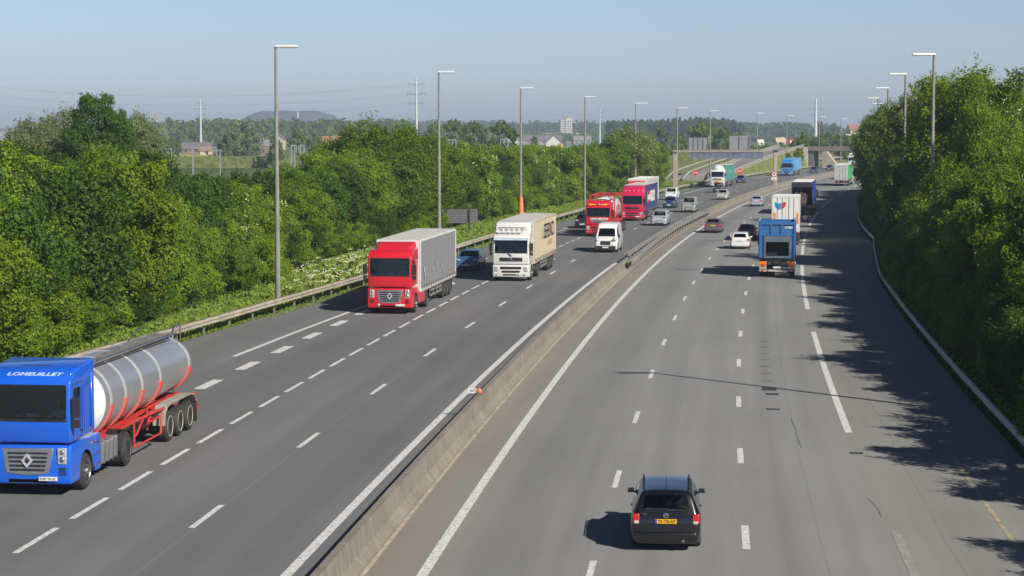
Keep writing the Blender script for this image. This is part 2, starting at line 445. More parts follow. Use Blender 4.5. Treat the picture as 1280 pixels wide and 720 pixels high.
# ------------------------------------------------------------------ people at the wheel
SKIN = mat('skin', (.5, .28, .19), .55); SHIRT = mat('pale_shirt', (.78, .80, .80), .9); HAIR = mat('dark_hair', (.03, .02, .015), .8)
def driver(loc, rz, label):
    root = thing('person', label, 'person', loc, rz)
    # skinned body: seated, hands on the wheel; +y is forward
    J = [((0, 0, 0), .15), ((0, .0, .25), .15), ((0, .02, .48), .17), ((0, .03, .58), .07), ((0, .05, .66), .06),
         ((.18, .02, .5), .065), ((.25, .18, .3), .05), ((.17, .42, .28), .035), ((.15, .5, .3), .03),
         ((-.18, .02, .5), .065), ((-.25, .18, .3), .05), ((-.17, .42, .28), .035), ((-.15, .5, .3), .03),
         ((.1, .2, 0), .09), ((.13, .45, .05), .07), ((.13, .5, -.3), .05), ((-.1, .2, 0), .09), ((-.13, .45, .05), .07), ((-.13, .5, -.3), .05)]
    E_ = [(0, 1), (1, 2), (2, 3), (3, 4), (2, 5), (5, 6), (6, 7), (7, 8), (2, 9), (9, 10), (10, 11), (11, 12), (0, 13), (13, 14), (14, 15), (0, 16), (16, 17), (17, 18)]
    me = bpy.data.meshes.new('body'); me.from_pydata([j[0] for j in J], E_, [])
    o = link('body', me, root); md = o.modifiers.new('skin', 'SKIN')
    for i, v in enumerate(me.skin_vertices[0].data): v.radius = (J[i][1], J[i][1]); v.use_root = (i == 0)
    o.modifiers.new('s', 'SUBSURF').levels = 1
    m2 = bake(o); o.modifiers.clear(); o.data = m2; m2.materials.clear(); m2.materials.append(SKIN); m2.materials.append(SHIRT)
    for p in m2.polygons:
        p.material_index = 1 if p.center.z < .56 and not (p.center.y > .3 and p.center.z > .2) else 0
        p.use_smooth = True
    h = MB(); h.ellip((0, .07, .78), (.078, .095, .115), 16, 12); h.ellip((0, .165, .77), (.016, .025, .02), 8, 6)
    for sx in (-1, 1): h.ellip((sx * .08, .06, .77), (.015, .025, .035), 8, 6)
    h.box(-.03, .03, .15, .162, .715, .722); h.build('head', SKIN, root)
    hr = MB(); hr.ellip((0, .045, .815), (.085, .1, .095), 16, 12); hr.build('hair', HAIR, root)
    ey = MB()
    for sx in (-1, 1): ey.ellip((sx * .032, .157, .795), (.012, .008, .008), 8, 6)
    ey.build('eye', INK, root)
    return root
DRIVERS = []

# ------------------------------------------------------------------ trucks
def cab(root, kind, pm, hi=3.7, plate=True, text_top=None, low=None, visor=None, grille=None, person=None, P=None, rz=0):
    low = low or pm
    W = 1.235
    if kind == 'flat':            # tall flat cab standing above its own bumper and engine skirt
        up = [(-.06, 1.50), (-.015, 2.05), (-.09, 3.18), (-.15, 3.26), (-.50, 3.50), (-.80, 3.55), (-2.2, hi), (-2.28, hi - .02), (-2.28, 1.55)]
        lo = [(.0, .36), (.02, .55), (.0, 1.0), (-.05, 1.44), (-2.25, 1.44), (-2.25, .95), (-2.05, .45), (-1.95, .36)]
        wz0, wz1, wy = 2.17, 3.13, (-.03, -.1)
        dz0, dz1 = 2.2, 3.0
    else:
        up = [(-.0, 1.15), (-.0, 1.85), (-.13, 2.92), (-.28, 3.08), (-.62, 3.2), (-1.2, hi - .12), (-2.15, hi), (-2.25, hi - .02), (-2.25, 1.15)]
        lo = [(.04, .30), (.07, .5), (.05, 1.0), (.02, 1.12), (-2.2, 1.12), (-2.2, .9), (-2.05, .42), (-1.95, .30)]
        wz0, wz1, wy = 1.98, 2.86, (-.015, -.12)
        dz0, dz1 = 1.95, 2.7
    m = MB(); m.prism(up, -W, W)
    t = link('cab', m.mesh('cab', [pm, SEATM])); bv = t.modifiers.new('b', 'BEVEL'); bv.width = .07; bv.segments = 3; bv.limit_method = 'ANGLE'; bv.angle_limit = R(25)
    t.data = bake(t); t.modifiers.clear()
    def cutter(x0, x1, y0, y1, z0, z1, mi):
        c = MB(); c.box(x0, x1, y0, y1, z0, z1)
        o = link('cutter', c.mesh('cutter', [pm, SEATM]))
        for p in o.data.polygons: p.material_index = mi
        b = o.modifiers.new('b', 'BEVEL'); b.width = .06; b.segments = 2
        o.data = bake(o); o.modifiers.clear(); return o
    boolean(t, [cutter(-W + .13, W - .13, -2.1, -.2, 1.62, dz1 + .1, 1), cutter(-W + .12, W - .12, -.45, .3, wz0, wz1, 1),
                cutter(-W - .3, W + .3, -.95, -.34, dz0, dz1, 1)])
    t.parent = root; t.name = 'cab'; smooth_mesh(t.data, 30)
    cb = t
    # glass
    y0, y1 = wy
    g = MB(); a = .035
    g.add([(-W + .1, y0 - a, wz0 - .02), (W - .1, y0 - a, wz0 - .02), (W - .1, y1 - a, wz1 + .02), (-W + .1, y1 - a, wz1 + .02),
           (-W + .1, y0 - a - .01, wz0 - .02), (W - .1, y0 - a - .01, wz0 - .02), (W - .1, y1 - a - .01, wz1 + .02), (-W + .1, y1 - a - .01, wz1 + .02)],
          [(0, 1, 2, 3), (7, 6, 5, 4), (0, 4, 5, 1), (2, 6, 7, 3), (0, 3, 7, 4), (1, 5, 6, 2)])
    g.build('windscreen', GLASS, cb, smooth=0)
    for sx in (-1, 1):
        g = MB(); g.box(min(sx * (W - .04), sx * (W - .03)), max(sx * (W - .04), sx * (W - .03)), -.96, -.33, dz0 - .01, dz1 + .01); g.build('door_window', GLASS, cb, smooth=0)
    # black surround of the screen, sun visor, wipers
    s = MB(); s.box(-W + .1, W - .1, y0 - .02, y0 + .012, wz0 - .09, wz0 + .0)
    for sx in (-.55, .35): s.path([(sx, y0 + .03, wz0 - .03), (sx + .55, y0 + .02, wz0 + .05)], .012, 5)
    s.build('wiper', BLACKP, cb)
    if visor:
        v = MB(); v.prism([(y1 + .02, wz1 + .1), (y1 + .24, wz1 - .04), (y1 + .26, wz1 - .06), (y1 + .22, wz1 - .08), (y1, wz1 + .02)], -W + .06, W - .06)
        v.build('sun_visor', visor, cb, .008)
    # interior
    i = MB(); i.box(-W + .16, W - .16, -.62, -.24, 1.6, wz0 + .02)
    for sx in (-1, 1): i.box(sx * .6 - .26, sx * .6 + .26, -1.35, -.85, 1.6, wz0 - .12); i.box(sx * .6 - .24, sx * .6 + .24, -1.5, -1.35, 1.6, wz0 + .58)
    i.build('seat', SEATM, cb, .04)
    rn = random.Random(len(bpy.data.objects)); i = MB()
    for q in range(5):
        x = rn.uniform(-.95, .8); z = wz0 + .02; i.box(x, x + rn.uniform(.08, .26), -.5, -.3, z, z + rn.uniform(.01, .07))
    i.box(-.12, .10, -.3, -.28, wz0 + .05, wz0 + .13); i.build('dashboard_papers', PLATEW, cb)
    i = MB(); i.box(-W + .14, W - .14, -2.08, -2.05, 1.7, dz1 + .05); i.build('curtain', mat('cab_curtain', (.16, .15, .14), .9, vary=.3, scale=5), cb)
    # lower skirt with arch
    m = MB(); m.prism(lo, -W - .005, W + .005)
    l = link('bumper', m.mesh('bumper', [low, CARG])); bv = l.modifiers.new('b', 'BEVEL'); bv.width = .05; bv.segments = 3; bv.limit_method = 'ANGLE'; bv.angle_limit = R(25)
    l.data = bake(l); l.modifiers.clear()
    cs = []
    for sx in (-1, 1):
        c = MB(); c.tube((sx * .8, -1.38, .52), (sx * 1.5, -1.38, .52), .62, n=36)
        o = link('cutter', c.mesh('cutter', [low, CARG]))
        for p in o.data.polygons: p.material_index = 1
        cs.append(o)
    c = MB(); c.box(-.55, .55, -.1, .2, .40, .50); o = link('cutter', c.mesh('cutter', [low, CARG]))
    for p in o.data.polygons: p.material_index = 1
    cs.append(o)
    boolean(l, cs); l.parent = root; l.name = 'bumper'; smooth_mesh(l.data, 30)
    # grille
    gm = grille or mat('grille_silver', (.36, .36, .38), .35, .7)
    if kind == 'flat':
        g = MB(); g.add([(-.62, .03, .66), (.62, .03, .66), (.74, -.02, 1.36), (-.74, -.02, 1.36), (-.62, -.1, .66), (.62, -.1, .66), (.74, -.1, 1.36), (-.74, -.1, 1.36), (0, .035, .60), (0, -.1, .60)],
                        [(0, 8, 1, 2, 3), (4, 7, 6, 5, 9), (0, 3, 7, 4), (1, 5, 6, 2), (3, 2, 6, 7), (0, 4, 9, 8), (8, 9, 5, 1)])
        go = g.build('grille', gm, root, .02)
        k = MB()
        for q in range(5):
            z = .73 + q * .115; hwx = .50 + q * .02; k.box(-hwx, hwx, -.02, .04 - q * .011, z, z + .06)
        k.build('grille_slot', BLACKP, go, .01)
        e = MB()
        e.add([(0, .085, .86), (.13, .055, 1.02), (0, .085, 1.18), (-.13, .055, 1.02), (0, .07, .93), (.065, .06, 1.02), (0, .07, 1.11), (-.065, .06, 1.02), (0, .02, .86), (.13, .02, 1.02), (0, .02, 1.18), (-.13, .02, 1.02)],
              [(0, 1, 5, 4), (1, 2, 6, 5), (2, 3, 7, 6), (3, 0, 4, 7), (0, 8, 9, 1), (1, 9, 10, 2), (2, 10, 11, 3), (3, 11, 8, 0)])
        eo = e.build('emblem', mat('bright_metal', (.72, .73, .75), .3, .5), root, smooth=0); eo.scale = (1.25, 1, 1.25); eo.location = (0, 0, -.255)
        for sx in (-1, 1):
            h = MB(); h.box(min(sx * .86, sx * 1.12), max(sx * .86, sx * 1.12), -.15, .035, .92, 1.38); ho = h.build('headlight', LAMPG, root, .03)
            b = MB(); b.ellip((sx * .99, .03, 1.05), (.08, .03, .08)); b.ellip((sx * .99, .02, 1.25), (.075, .03, .075)); b.build('bulb_reflector', CHROME, ho)
            k = MB()
            for q in range(4): k.box(min(sx * .9, sx * 1.1), max(sx * .9, sx * 1.1), -.02, .03, .62 + q * .06, .65 + q * .06)
            k.build('vent', BLACKP, root)
    else:
        g = MB(); g.box(-.78, .78, -.05, .035, 1.36, 1.62); g.build('grille', gm, root, .03)
        g = MB(); g.box(-.72, .72, -.02, .1, .84, 1.0); g.box(-.62, .62, -.02, .1, .60, .74)
        g.build('lower_grille', BLACKP, root, .03)
        e = MB(); e.path([(-.3, .05, 1.40), (.3, .05, 1.58)], .018, 6); e.ellip((0, .05, 1.49), (.07, .025, .07)); e.build('emblem', CHROME, root)
        for sx in (-1, 1):
            h = MB(); h.box(min(sx * .86, sx * 1.15), max(sx * .86, sx * 1.15), -.12, .095, .66, 1.02); h.build('headlight', LAMPG, root, .05, seg=3)
            h = MB(); h.ellip((sx * .95, .09, .48), (.08, .03, .06)); h.build('fog_light', LAMPG, root)
    if plate:
        p = MB(); p.box(-.86, -.34, .03, .085, .52 - .055, .52 + .055); po = p.build('number_plate', PLATEW, root, .004)
    # door shut lines
    for sx in (-1, 1):
        s = MB(); x0, x1 = sorted((sx * (W - .004), sx * (W + .003)))
        for yy in (-.27, -1.08): s.box(x0, x1, yy - .008, yy + .008, 1.56, dz1 + .12)
        s.box(x0, x1, -1.08, -.27, dz1 + .12, dz1 + .135); s.build('door_seam', BLACKP, cb, smooth=0)
        k = MB(); x0, x1 = sorted((sx * W, sx * (W + .03))); k.box(x0, x1, -1.04, -.90, 1.74, 1.79); k.build('door_handle', BLACKP, cb, .01)
        k = MB(); k.ellip((sx * (W + .01), -1.9, 1.25 if kind == 'flat' else .98), (.02, .06, .03)); k.build('marker_lamp', ORANGEL, root)
    # mirrors
    for sx in (-1, 1):
        mm = MB(); mm.box(min(sx * (W + .06), sx * (W + .26)), max(sx * (W + .06), sx * (W + .26)), -.14, .0, wz0 + .05, wz0 + .62)
        mm.box(min(sx * (W + .06), sx * (W + .26)), max(sx * (W + .06), sx * (W + .26)), -.13, .0, wz0 - .22, wz0 + .0)
        mm.path([(sx * (W - .05), -.25, wz0 + .5), (sx * (W + .15), -.08, wz0 + .55)], .02, 6); mm.path([(sx * (W - .05), -.25, wz0 - .05), (sx * (W + .15), -.08, wz0 - .1)], .02, 6)
        mm.build('mirror', BLACKP, cb, .03)
        h = MB(); h.path([(sx * (W + .03), -1.05, 1.7), (sx * (W + .03), -1.05, 2.9)], .014, 6); h.path([(sx * (W + .03), -1.25, 1.7), (sx * (W + .03), -1.25, 2.9)], .014, 6)
        h.build('grab_handle', low, cb)
        st = MB()
        for q in range(3): st.box(min(sx * (W - .1), sx * (W + .02)), max(sx * (W - .1), sx * (W + .02)), -2.3, -2.1, .5 + q * .35, .55 + q * .35)
        st.build('step', ALU, root)
    return cb

def chassis(root, y0, y1, wheels, tanks=True, tank_m=None, ms=None, tw=.27):
    c = MB(); c.box(-.42, -.34, y1, y0, .72, .98); c.box(.34, .42, y1, y0, .72, .98)
    for k in np.arange(y1 + .2, y0, 1.2): c.box(-.34, .34, k, k + .08, .76, .92)
    c.build('chassis', ms or DARKM, root)
    for (yy, r, dual, kind) in wheels:
        for sx in (-1, 1): wheel(root, sx * (1.25 - (.29 if dual else .16)), yy, r, .58 if dual else .32, sx, kind)
        a = MB(); a.tube((-.9, yy, r), (.9, yy, r), .07); a.build('axle', DARKM, root)
def mudguard(root, yc, r, x0, x1, m, y_flat=0):
    g = MB(); n = 10; vs = []; 
    for i in range(n + 1):
        a = math.pi * (0.02 + .96 * i / n)
        for rr in (r, r + .03): vs.append((yc[0] if a < math.pi / 2 else yc[1], a, rr))
    pts = [(y + math.cos(a) * rr, .5 + math.sin(a) * rr) for (y, a, rr) in vs]
    for i in range(n):
        q = [pts[2 * i], pts[2 * i + 1], pts[2 * i + 3], pts[2 * i + 2]]
        g.prism(q, x0, x1)
    return g.build('mudguard', m, root)

def wavy(x, y0, y1, z0, z1, amp, seed, nx=70, nz=12, side=1):
    rnd = random.Random(seed); ph = [rnd.uniform(0, 6.3) for _ in range(8)]
    m = MB(); vs = []
    for j in range(nz + 1):
        v = j / nz
        for i in range(nx + 1):
            u = i / nx; yy = y0 + (y1 - y0) * u
            edge = min(1, min(v, 1 - v) * 5)
            o = amp * edge * (math.sin(yy * 2.1 + ph[0]) + .6 * math.sin(yy * 5.3 + ph[1] + v * 1.5) + .4 * math.sin(yy * 9.7 + v * 3 + ph[2]))
            vs.append((x + side * (abs(o) + .003), yy, z0 + (z1 - z0) * v))
    fs = [(j * (nx + 1) + i, j * (nx + 1) + i + 1, (j + 1) * (nx + 1) + i + 1, (j + 1) * (nx + 1) + i) for j in range(nz) for i in range(nx)]
    return m.add(vs, fs)

def box_trailer(root, yf, L, side_m, front_m, roof_m, rear_m=None, top=3.98, bot=1.18, frame_m=None, axles=3, r=.5, curtain=True, dark_open=False, skirt=True):
    W = 1.275; yr = yf - L; frame_m = frame_m or mat('trailer_frame', (.45, .44, .42), .5, .3, dirt=.3)
    t = MB()
    t.box(-W, W, yr, yf, bot - .16, bot)                      # deck
    for sx in (-1, 1):
        t.box(min(sx * (W - .07), sx * W), max(sx * (W - .07), sx * W), yf - .1, yf, bot, top)
        t.box(min(sx * (W - .07), sx * W), max(sx * (W - .07), sx * W), yr, yr + .1, bot, top)
        t.box(min(sx * (W - .06), sx * W), max(sx * (W - .06), sx * W), yr + .1, yf - .1, top - .12, top)
        t.box(min(sx * .36, sx * .46), max(sx * .36, sx * .46), yr + .1, yf - .6, .82, bot - .16)
    tr = t.build('trailer', frame_m, root, .01)
    f = MB(); f.box(-W + .07, W - .07, yf - .05, yf - .01, bot, top - .02); f.build('front_panel', front_m, tr)
    rf = MB(); rf.box(-W + .06, W - .06, yr + .02, yf - .02, top - .03, top + .015)
    for k in np.arange(yr + .6, yf - .3, .62): rf.box(-W + .1, W - .1, k, k + .04, top + .015, top + .022)
    rf.build('roof', roof_m, tr)
    for sx in (-1, 1):
        if curtain: c = wavy(sx * (W - .035), yr + .1, yf - .1, bot - .1, top - .12, .010, 3 + sx, side=sx); c.build('curtain', side_m, tr, smooth=60, fix=False)
        else: c = MB(); c.box(min(sx * (W - .05), sx * (W - .012)), max(sx * (W - .05), sx * (W - .012)), yr + .1, yf - .1, bot, top - .12); c.build('side_panel', side_m, tr)
        if curtain:
            b = MB()
            for k in np.arange(yr + .4, yf - .2, .62): b.box(min(sx * (W + .0), sx * (W + .035)), max(sx * (W + .0), sx * (W + .035)), k, k + .045, bot - .14, bot + .16)
            b.build('strap', mat('strap_grey', (.12, .12, .12), .8), tr)
    # rear doors
    if not dark_open:
        dm = rear_m or side_m
        d = MB(); d.box(-W + .07, -.01, yr - .02, yr + .03, bot, top - .06); d.box(.01, W - .07, yr - .02, yr + .03, bot, top - .06); d.build('door', dm, tr, .008)
        b = MB()
        for x in (-.75, -.3, .3, .75): b.tube((x, yr - .045, bot - .08), (x, yr - .045, top - .1), .018, n=6)
        for x in (-.52, .52): b.box(x - .24, x + .24, yr - .06, yr - .03, bot + .5, bot + .54)
        b.build('door_bar', mat('door_gear', (.16, .16, .165), .6, .4), tr)
    else:
        f = MB(); f.box(-W + .07, W - .07, yr + 3.0, yr + 3.05, bot, top - .06); f.build('load', SEATM, tr)
        rnd = random.Random(7); b = MB()
        for k in range(14):
            x = rnd.uniform(-1.0, .7); z = bot + rnd.choice([0, .7, 1.3]); b.box(x, x + rnd.uniform(.3, .6), yr + rnd.uniform(.1, .8), yr + 1.8, z, z + rnd.uniform(.4, .75))
        b.build('cargo', mat('brown_cargo', (.10, .07, .05), .8, vary=.5), tr)
    # under-ride bar and lamps
    u = MB(); u.box(-1.2, 1.2, yr + .05, yr + .15, .48, .60); u.box(-.6, -.5, yr + .05, yr + .15, .6, 1.02); u.box(.5, .6, yr + .05, yr + .15, .6, 1.02)
    u.build('underrun_bar', frame_m if not dark_open else DARKM, tr)
    for sx in (-1, 1):
        l = MB(); l.box(min(sx * .8, sx * 1.2), max(sx * .8, sx * 1.2), yr - .02, yr + .06, .86, 1.0); l.build('tail_light', REDL, tr, .01)
    n0 = yr + 2.2
    for k in range(axles):
        yy = n0 + k * 1.31
        for sx in (-1, 1): wheel(root, sx * (1.25 - .2), yy, r, .36, sx, 'rear')
        a = MB(); a.tube((-.9, yy, r), (.9, yy, r), .07); a.build('axle', DARKM, tr)
    for sx in (-1, 1):
        lg = MB(); lg.box(sx * .95 - .06, sx * .95 + .06, yf - 3.3, yf - 3.18, .35, bot - .16); lg.box(sx * .95 - .14, sx * .95 + .14, yf - 3.38, yf - 3.1, .28, .35); lg.build('landing_leg', DARKM, tr)
        sb = MB(); sb.box(min(sx * 1.18, sx * 1.22), max(sx * 1.18, sx * 1.22), n0 + 3.4, yf - 3.6, .50, .62); sb.box(min(sx * 1.18, sx * 1.22), max(sx * 1.18, sx * 1.22), n0 + 3.4, yf - 3.6, .78, .90)
        for q in np.arange(n0 + 3.5, yf - 3.6, 1.3): sb.box(min(sx * 1.14, sx * 1.18), max(sx * 1.14, sx * 1.18), q, q + .08, .50, bot - .16)
        sb.build('side_guard', GALV, tr)
        fl = MB(); fl.box(sx * 1.05 - .18, sx * 1.05 + .18, n0 - .78, n0 - .76, .25, .95); fl.build('mud_flap', RUBBER, tr)
    return tr
def place_truck(name, label, cat, y, d, away=False, L=16.5, group=None):
    n = heading(y); P = rp(y, d)
    if away: return thing(name, label, cat, P + Matrix.Rotation(n, 3, 'Z') @ Vector((0, L, 0)), n, group)
    return thing(name, label, cat, P, n + math.pi, group)
def seat_driver(root, cabz, label, shift=-.6, y=-.98):
    bpy.context.view_layer.update()
    M = Matrix.Translation(root.location) @ Matrix.Rotation(root.rotation_euler.z, 4, 'Z')
    return driver(M @ Vector((shift, y, cabz)), root.rotation_euler.z, label)

# ------------------------------------------------------------------ ground, roads
def road_mat(name, base, bands, grain, sandy=None, seams=()):
    m, nt, p = _new(name); L = nt.links.new; N = nt.nodes.new
    uv = N('ShaderNodeUVMap'); uv.uv_map = 'road'
    sp = N('ShaderNodeSeparateXYZ'); L(uv.outputs[0], sp.inputs[0])
    d = sp.outputs[0]
    def noise(sx, sy, sc, det=6, rough=.6):
        mp = N('ShaderNodeMapping'); mp.inputs['Scale'].default_value = (sx, sy, 1); L(uv.outputs[0], mp.inputs[0])
        n = N('ShaderNodeTexNoise'); n.inputs['Scale'].default_value = sc; n.inputs['Detail'].default_value = det; n.inputs['Roughness'].default_value = rough
        L(mp.outputs[0], n.inputs[0]); return n.outputs['Fac']
    def mr(v, a, b, c, e):
        r = N('ShaderNodeMapRange'); r.inputs[1].default_value = a; r.inputs[2].default_value = b; r.inputs[3].default_value = c; r.inputs[4].default_value = e; L(v, r.inputs[0]); return r.outputs[0]
    def mul(a, b):
        q = N('ShaderNodeMath'); q.operation = 'MULTIPLY'; L(a, q.inputs[0])
        if isinstance(b, float): q.inputs[1].default_value = b
        else: L(b, q.inputs[1])
        return q.outputs[0]
    fac = mr(noise(1, 1, 14, 8, .8), .3, .7, 1 - grain, 1 + grain)
    fac = mul(fac, mr(noise(1, .03, .9), .3, .7, .90, 1.10))           # long streaks along the lanes
    fac = mul(fac, mr(noise(.25, .25, .35), .3, .7, .94, 1.06))
    for (c, w, k) in bands:                                            # worn wheel tracks / lane bands
        a = N('ShaderNodeMath'); a.operation = 'SUBTRACT'; L(d, a.inputs[0]); a.inputs[1].default_value = c
        b = N('ShaderNodeMath'); b.operation = 'ABSOLUTE'; L(a.outputs[0], b.inputs[0])
        r = N('ShaderNodeMapRange'); r.interpolation_type = 'SMOOTHSTEP'; r.inputs[1].default_value = 0; r.inputs[2].default_value = w
        r.inputs[3].default_value = k; r.inputs[4].default_value = 1; L(b.outputs[0], r.inputs[0]); fac = mul(fac, r.outputs[0])
    for (c, wob, k) in seams:                                          # thin joints between paving lanes
        wv = mr(noise(.0, .05, 1.2, 4), .3, .7, -wob, wob)
        ad = N('ShaderNodeMath'); ad.operation = 'ADD'; L(d, ad.inputs[0]); L(wv, ad.inputs[1])
        a = N('ShaderNodeMath'); a.operation = 'SUBTRACT'; L(ad.outputs[0], a.inputs[0]); a.inputs[1].default_value = c
        b = N('ShaderNodeMath'); b.operation = 'ABSOLUTE'; L(a.outputs[0], b.inputs[0])
        fac = mul(fac, mr(b.outputs[0], .012, .04, k, 1))
    col = N('ShaderNodeMix'); col.data_type = 'RGBA'; col.inputs['A'].default_value = (*base, 1)
    col.inputs['B'].default_value = (*(sandy[2] if sandy else base), 1)
    if sandy:
        s = mr(d, sandy[0], sandy[1], 1, 0); s = mul(s, mr(noise(.3, .1, 1.5), .25, .6, .35, 1.0)); L(s, col.inputs['Factor'])
    else: col.inputs['Factor'].default_value = 0
    v = N('ShaderNodeVectorMath'); v.operation = 'SCALE'; L(col.outputs['Result'], v.inputs[0]); L(fac, v.inputs['Scale'])
    L(v.outputs[0], p.inputs['Base Color']); p.inputs['Roughness'].default_value = .85; p.inputs['Specular IOR Level'].default_value = .3
    bp = N('ShaderNodeBump'); bp.inputs['Strength'].default_value = .35; bp.inputs['Distance'].default_value = .01; L(noise(1, 1, 30, 4), bp.inputs['Height']); L(bp.outputs[0], p.inputs['Normal'])
    return m
def strip(name, d0, d1, y0, y1, z, m, step=4.0, nd=1, kind='structure', zf=None):
    ys = np.linspace(y0, y1, max(2, int(abs(y1 - y0) / step) + 1))
    f0 = d0 if callable(d0) else (lambda y: d0); f1 = d1 if callable(d1) else (lambda y: d1)
    vs, uv = [], []
    for y in ys:
        for k in range(nd + 1):
            dd = f0(y) + (f1(y) - f0(y)) * k / nd; zz = zf(y, k / nd) if zf else z
            vs.append(tuple(rp(y, dd, zz))); uv.append((dd, y))
    n = nd + 1
    fs = [(i * n + k, i * n + k + 1, (i + 1) * n + k + 1, (i + 1) * n + k) for i in range(len(ys) - 1) for k in range(nd)]
    me = bpy.data.meshes.new(name); me.from_pydata(vs, [], fs); me.materials.append(m)
    ul = me.uv_layers.new(name='road')
    for lp in me.loops: ul.data[lp.index].uv = uv[lp.vertex_index]
    o = link(name, me)
    if kind: o['kind'] = kind
    return o
def dl(y):                       # left guard rail line
    return float(np.interp(y, [20, 60, 85, 90, 103, 130, 170, 200, 380, 402], [-23.5, -21.6, -20.2, -19.7, -18.9, -17.5, -17.2, -17.0, -17.0, -18.6]))
def dr(y):                       # right guard rail line
    return float(np.interp(y, [20, 140, 160, 186, 205, 230, 420, 700], [16.3, 16.4, 16.9, 17.5, 16.9, 16.4, 16.4, 16.4]))

# terrain
def ground_mat():
    m, nt, p = _new('meadow'); L = nt.links.new; N = nt.nodes.new
    tc = N('ShaderNodeTexCoord')
    n1 = N('ShaderNodeTexNoise'); n1.inputs['Scale'].default_value = .004; n1.inputs['Detail'].default_value = 3; L(tc.outputs['Object'], n1.inputs[0])
    n2 = N('ShaderNodeTexNoise'); n2.inputs['Scale'].default_value = .5; n2.inputs['Detail'].default_value = 10; n2.inputs['Roughness'].default_value = .7; L(tc.outputs['Object'], n2.inputs[0])
    r = N('ShaderNodeValToRGB'); e = r.color_ramp.elements
    e[0].position = .35; e[0].color = (.06, .10, .02, 1); e[1].position = .62; e[1].color = (.14, .15, .05, 1)
    x = r.color_ramp.elements.new(.5); x.color = (.09, .14, .03, 1)
    L(n1.outputs['Fac'], r.inputs[0])
    mr = N('ShaderNodeMapRange'); mr.inputs[1].default_value = .3; mr.inputs[2].default_value = .7; mr.inputs[3].default_value = .65; mr.inputs[4].default_value = 1.35; L(n2.outputs['Fac'], mr.inputs[0])
    v = N('ShaderNodeVectorMath'); v.operation = 'SCALE'; L(r.outputs[0], v.inputs[0]); L(mr.outputs[0], v.inputs['Scale']); L(v.outputs[0], p.inputs['Base Color'])
    p.inputs['Roughness'].default_value = .95; p.inputs['Specular IOR Level'].default_value = .1
    bp = N('ShaderNodeBump'); bp.inputs['Distance'].default_value = .25; L(n2.outputs['Fac'], bp.inputs['Height']); L(bp.outputs[0], p.inputs['Normal'])
    return m
MEADOW = ground_mat()
g = MB(); g.quad((-7400, -300, -.06), (7400, -300, -.06), (7400, 7900, -.06), (-7400, 7900, -.06))
go = g.build('ground', MEADOW, None, smooth=0, fix=False); go['kind'] = 'structure'

ASPH_L = road_mat('asphalt_dark', (.162, .162, .162), [(-4.0, .7, .95), (-5.8, .7, .95), (-8.4, 1.4, 1.10), (-11.9, 1.3, .93), (-15.5, 1.5, 1.05)], .14, seams=((-6.60, .03, 1.22),))
ASPH_R = road_mat('asphalt_worn', (.250, .250, .243), [(1.9, 1.9, .84), (5.0, .5, .93), (6.5, .5, .94), (8.5, .5, .93), (10.0, .5, .94)], .12,
                  sandy=(-1.2, 1.1, (.255, .228, .19)), seams=((3.6, .02, .93), (9.3, .05, .86)))
ASPH_S = road_mat('asphalt_shoulder', (.248, .243, .226), [(13.2, 1.2, .95)], .12, seams=((12.4, .12, .85),))
strip('road', dl, -2.1, 14, 720, 0.0, ASPH_L)
strip('road', -1.4, 10.9, 14, 720, 0.0, ASPH_R)
strip('road', 10.9, lambda y: dr(y) - .15, 14, 720, 0.0, ASPH_S)
KERBM = mat('concrete_pale', (.36, .33, .28), .85, vary=.2, scale=1.5, bump=.3, dirt=.35)
# painted lines
def paint_mat():
    m, nt, p = _new('road_paint'); L = nt.links.new; N = nt.nodes.new
    tc = N('ShaderNodeTexCoord'); n = N('ShaderNodeTexNoise'); n.inputs['Scale'].default_value = 7; n.inputs['Detail'].default_value = 8; n.inputs['Roughness'].default_value = .75
    L(tc.outputs['Object'], n.inputs[0])
    r = N('ShaderNodeValToRGB'); r.color_ramp.elements[0].position = .36; r.color_ramp.elements[0].color = (.27, .265, .25, 1)
    r.color_ramp.elements[1].position = .52; r.color_ramp.elements[1].color = (.74, .73, .70, 1)
    L(n.outputs['Fac'], r.inputs[0]); L(r.outputs[0], p.inputs['Base Color']); p.inputs['Roughness'].default_value = .7
    return m
PAINT = paint_mat()
PAINT_OLD = mat('road_paint_faded', (.30, .285, .26), .85, vary=.22, scale=3)
PAINT_YEL = mat('road_paint_yellowed', (.36, .31, .22), .85, vary=.3, scale=2)
def marking(segs, width, z=.005, m=PAINT, wy=1.5):
    vs, fs = [], []
    for (y0, y1, df) in segs:
        n = max(1, int((y1 - y0) / 4)); o = len(vs)
        for i in range(n + 1):
            y = y0 + (y1 - y0) * i / n; dd = df(y) if callable(df) else df
            vs += [tuple(rp(y, dd - width / 2, z)), tuple(rp(y, dd + width / 2, z))]
        fs += [(o + 2 * i, o + 2 * i + 1, o + 2 * i + 3, o + 2 * i + 2) for i in range(n)]
    me = bpy.data.meshes.new('road_marking'); me.from_pydata(vs, [], fs); me.materials.append(m)
    o = link('road_marking', me); o['kind'] = 'structure'; return o
marking([(16, 700, -3.1)], .26)
marking([(16, 700, 0.0)], .26)
marking([(59.6 - 1.5 + 12.93 * k - 26, 59.6 + 1.5 + 12.93 * k - 26, 3.82) for k in range(50)], .16)
marking([(51.3 - 1.5 + 12.90 * k - 13, 51.3 + 1.5 + 12.90 * k - 13, 7.45) for k in range(50)], .19)
marking([(52.6 + 13.28 * k - 13.28 * 2 - 1.6, 52.6 + 13.28 * k - 13.28 * 2 + 1.6, -6.68) for k in range(50)], .17)
marking([(51.9 + 4.33 * k - 26, 55.0 + 4.33 * k - 26, -10.12) for k in range(42)], .17)
marking([(205 + 13 * k, 208 + 13 * k, -10.12) for k in range(38)], .16)
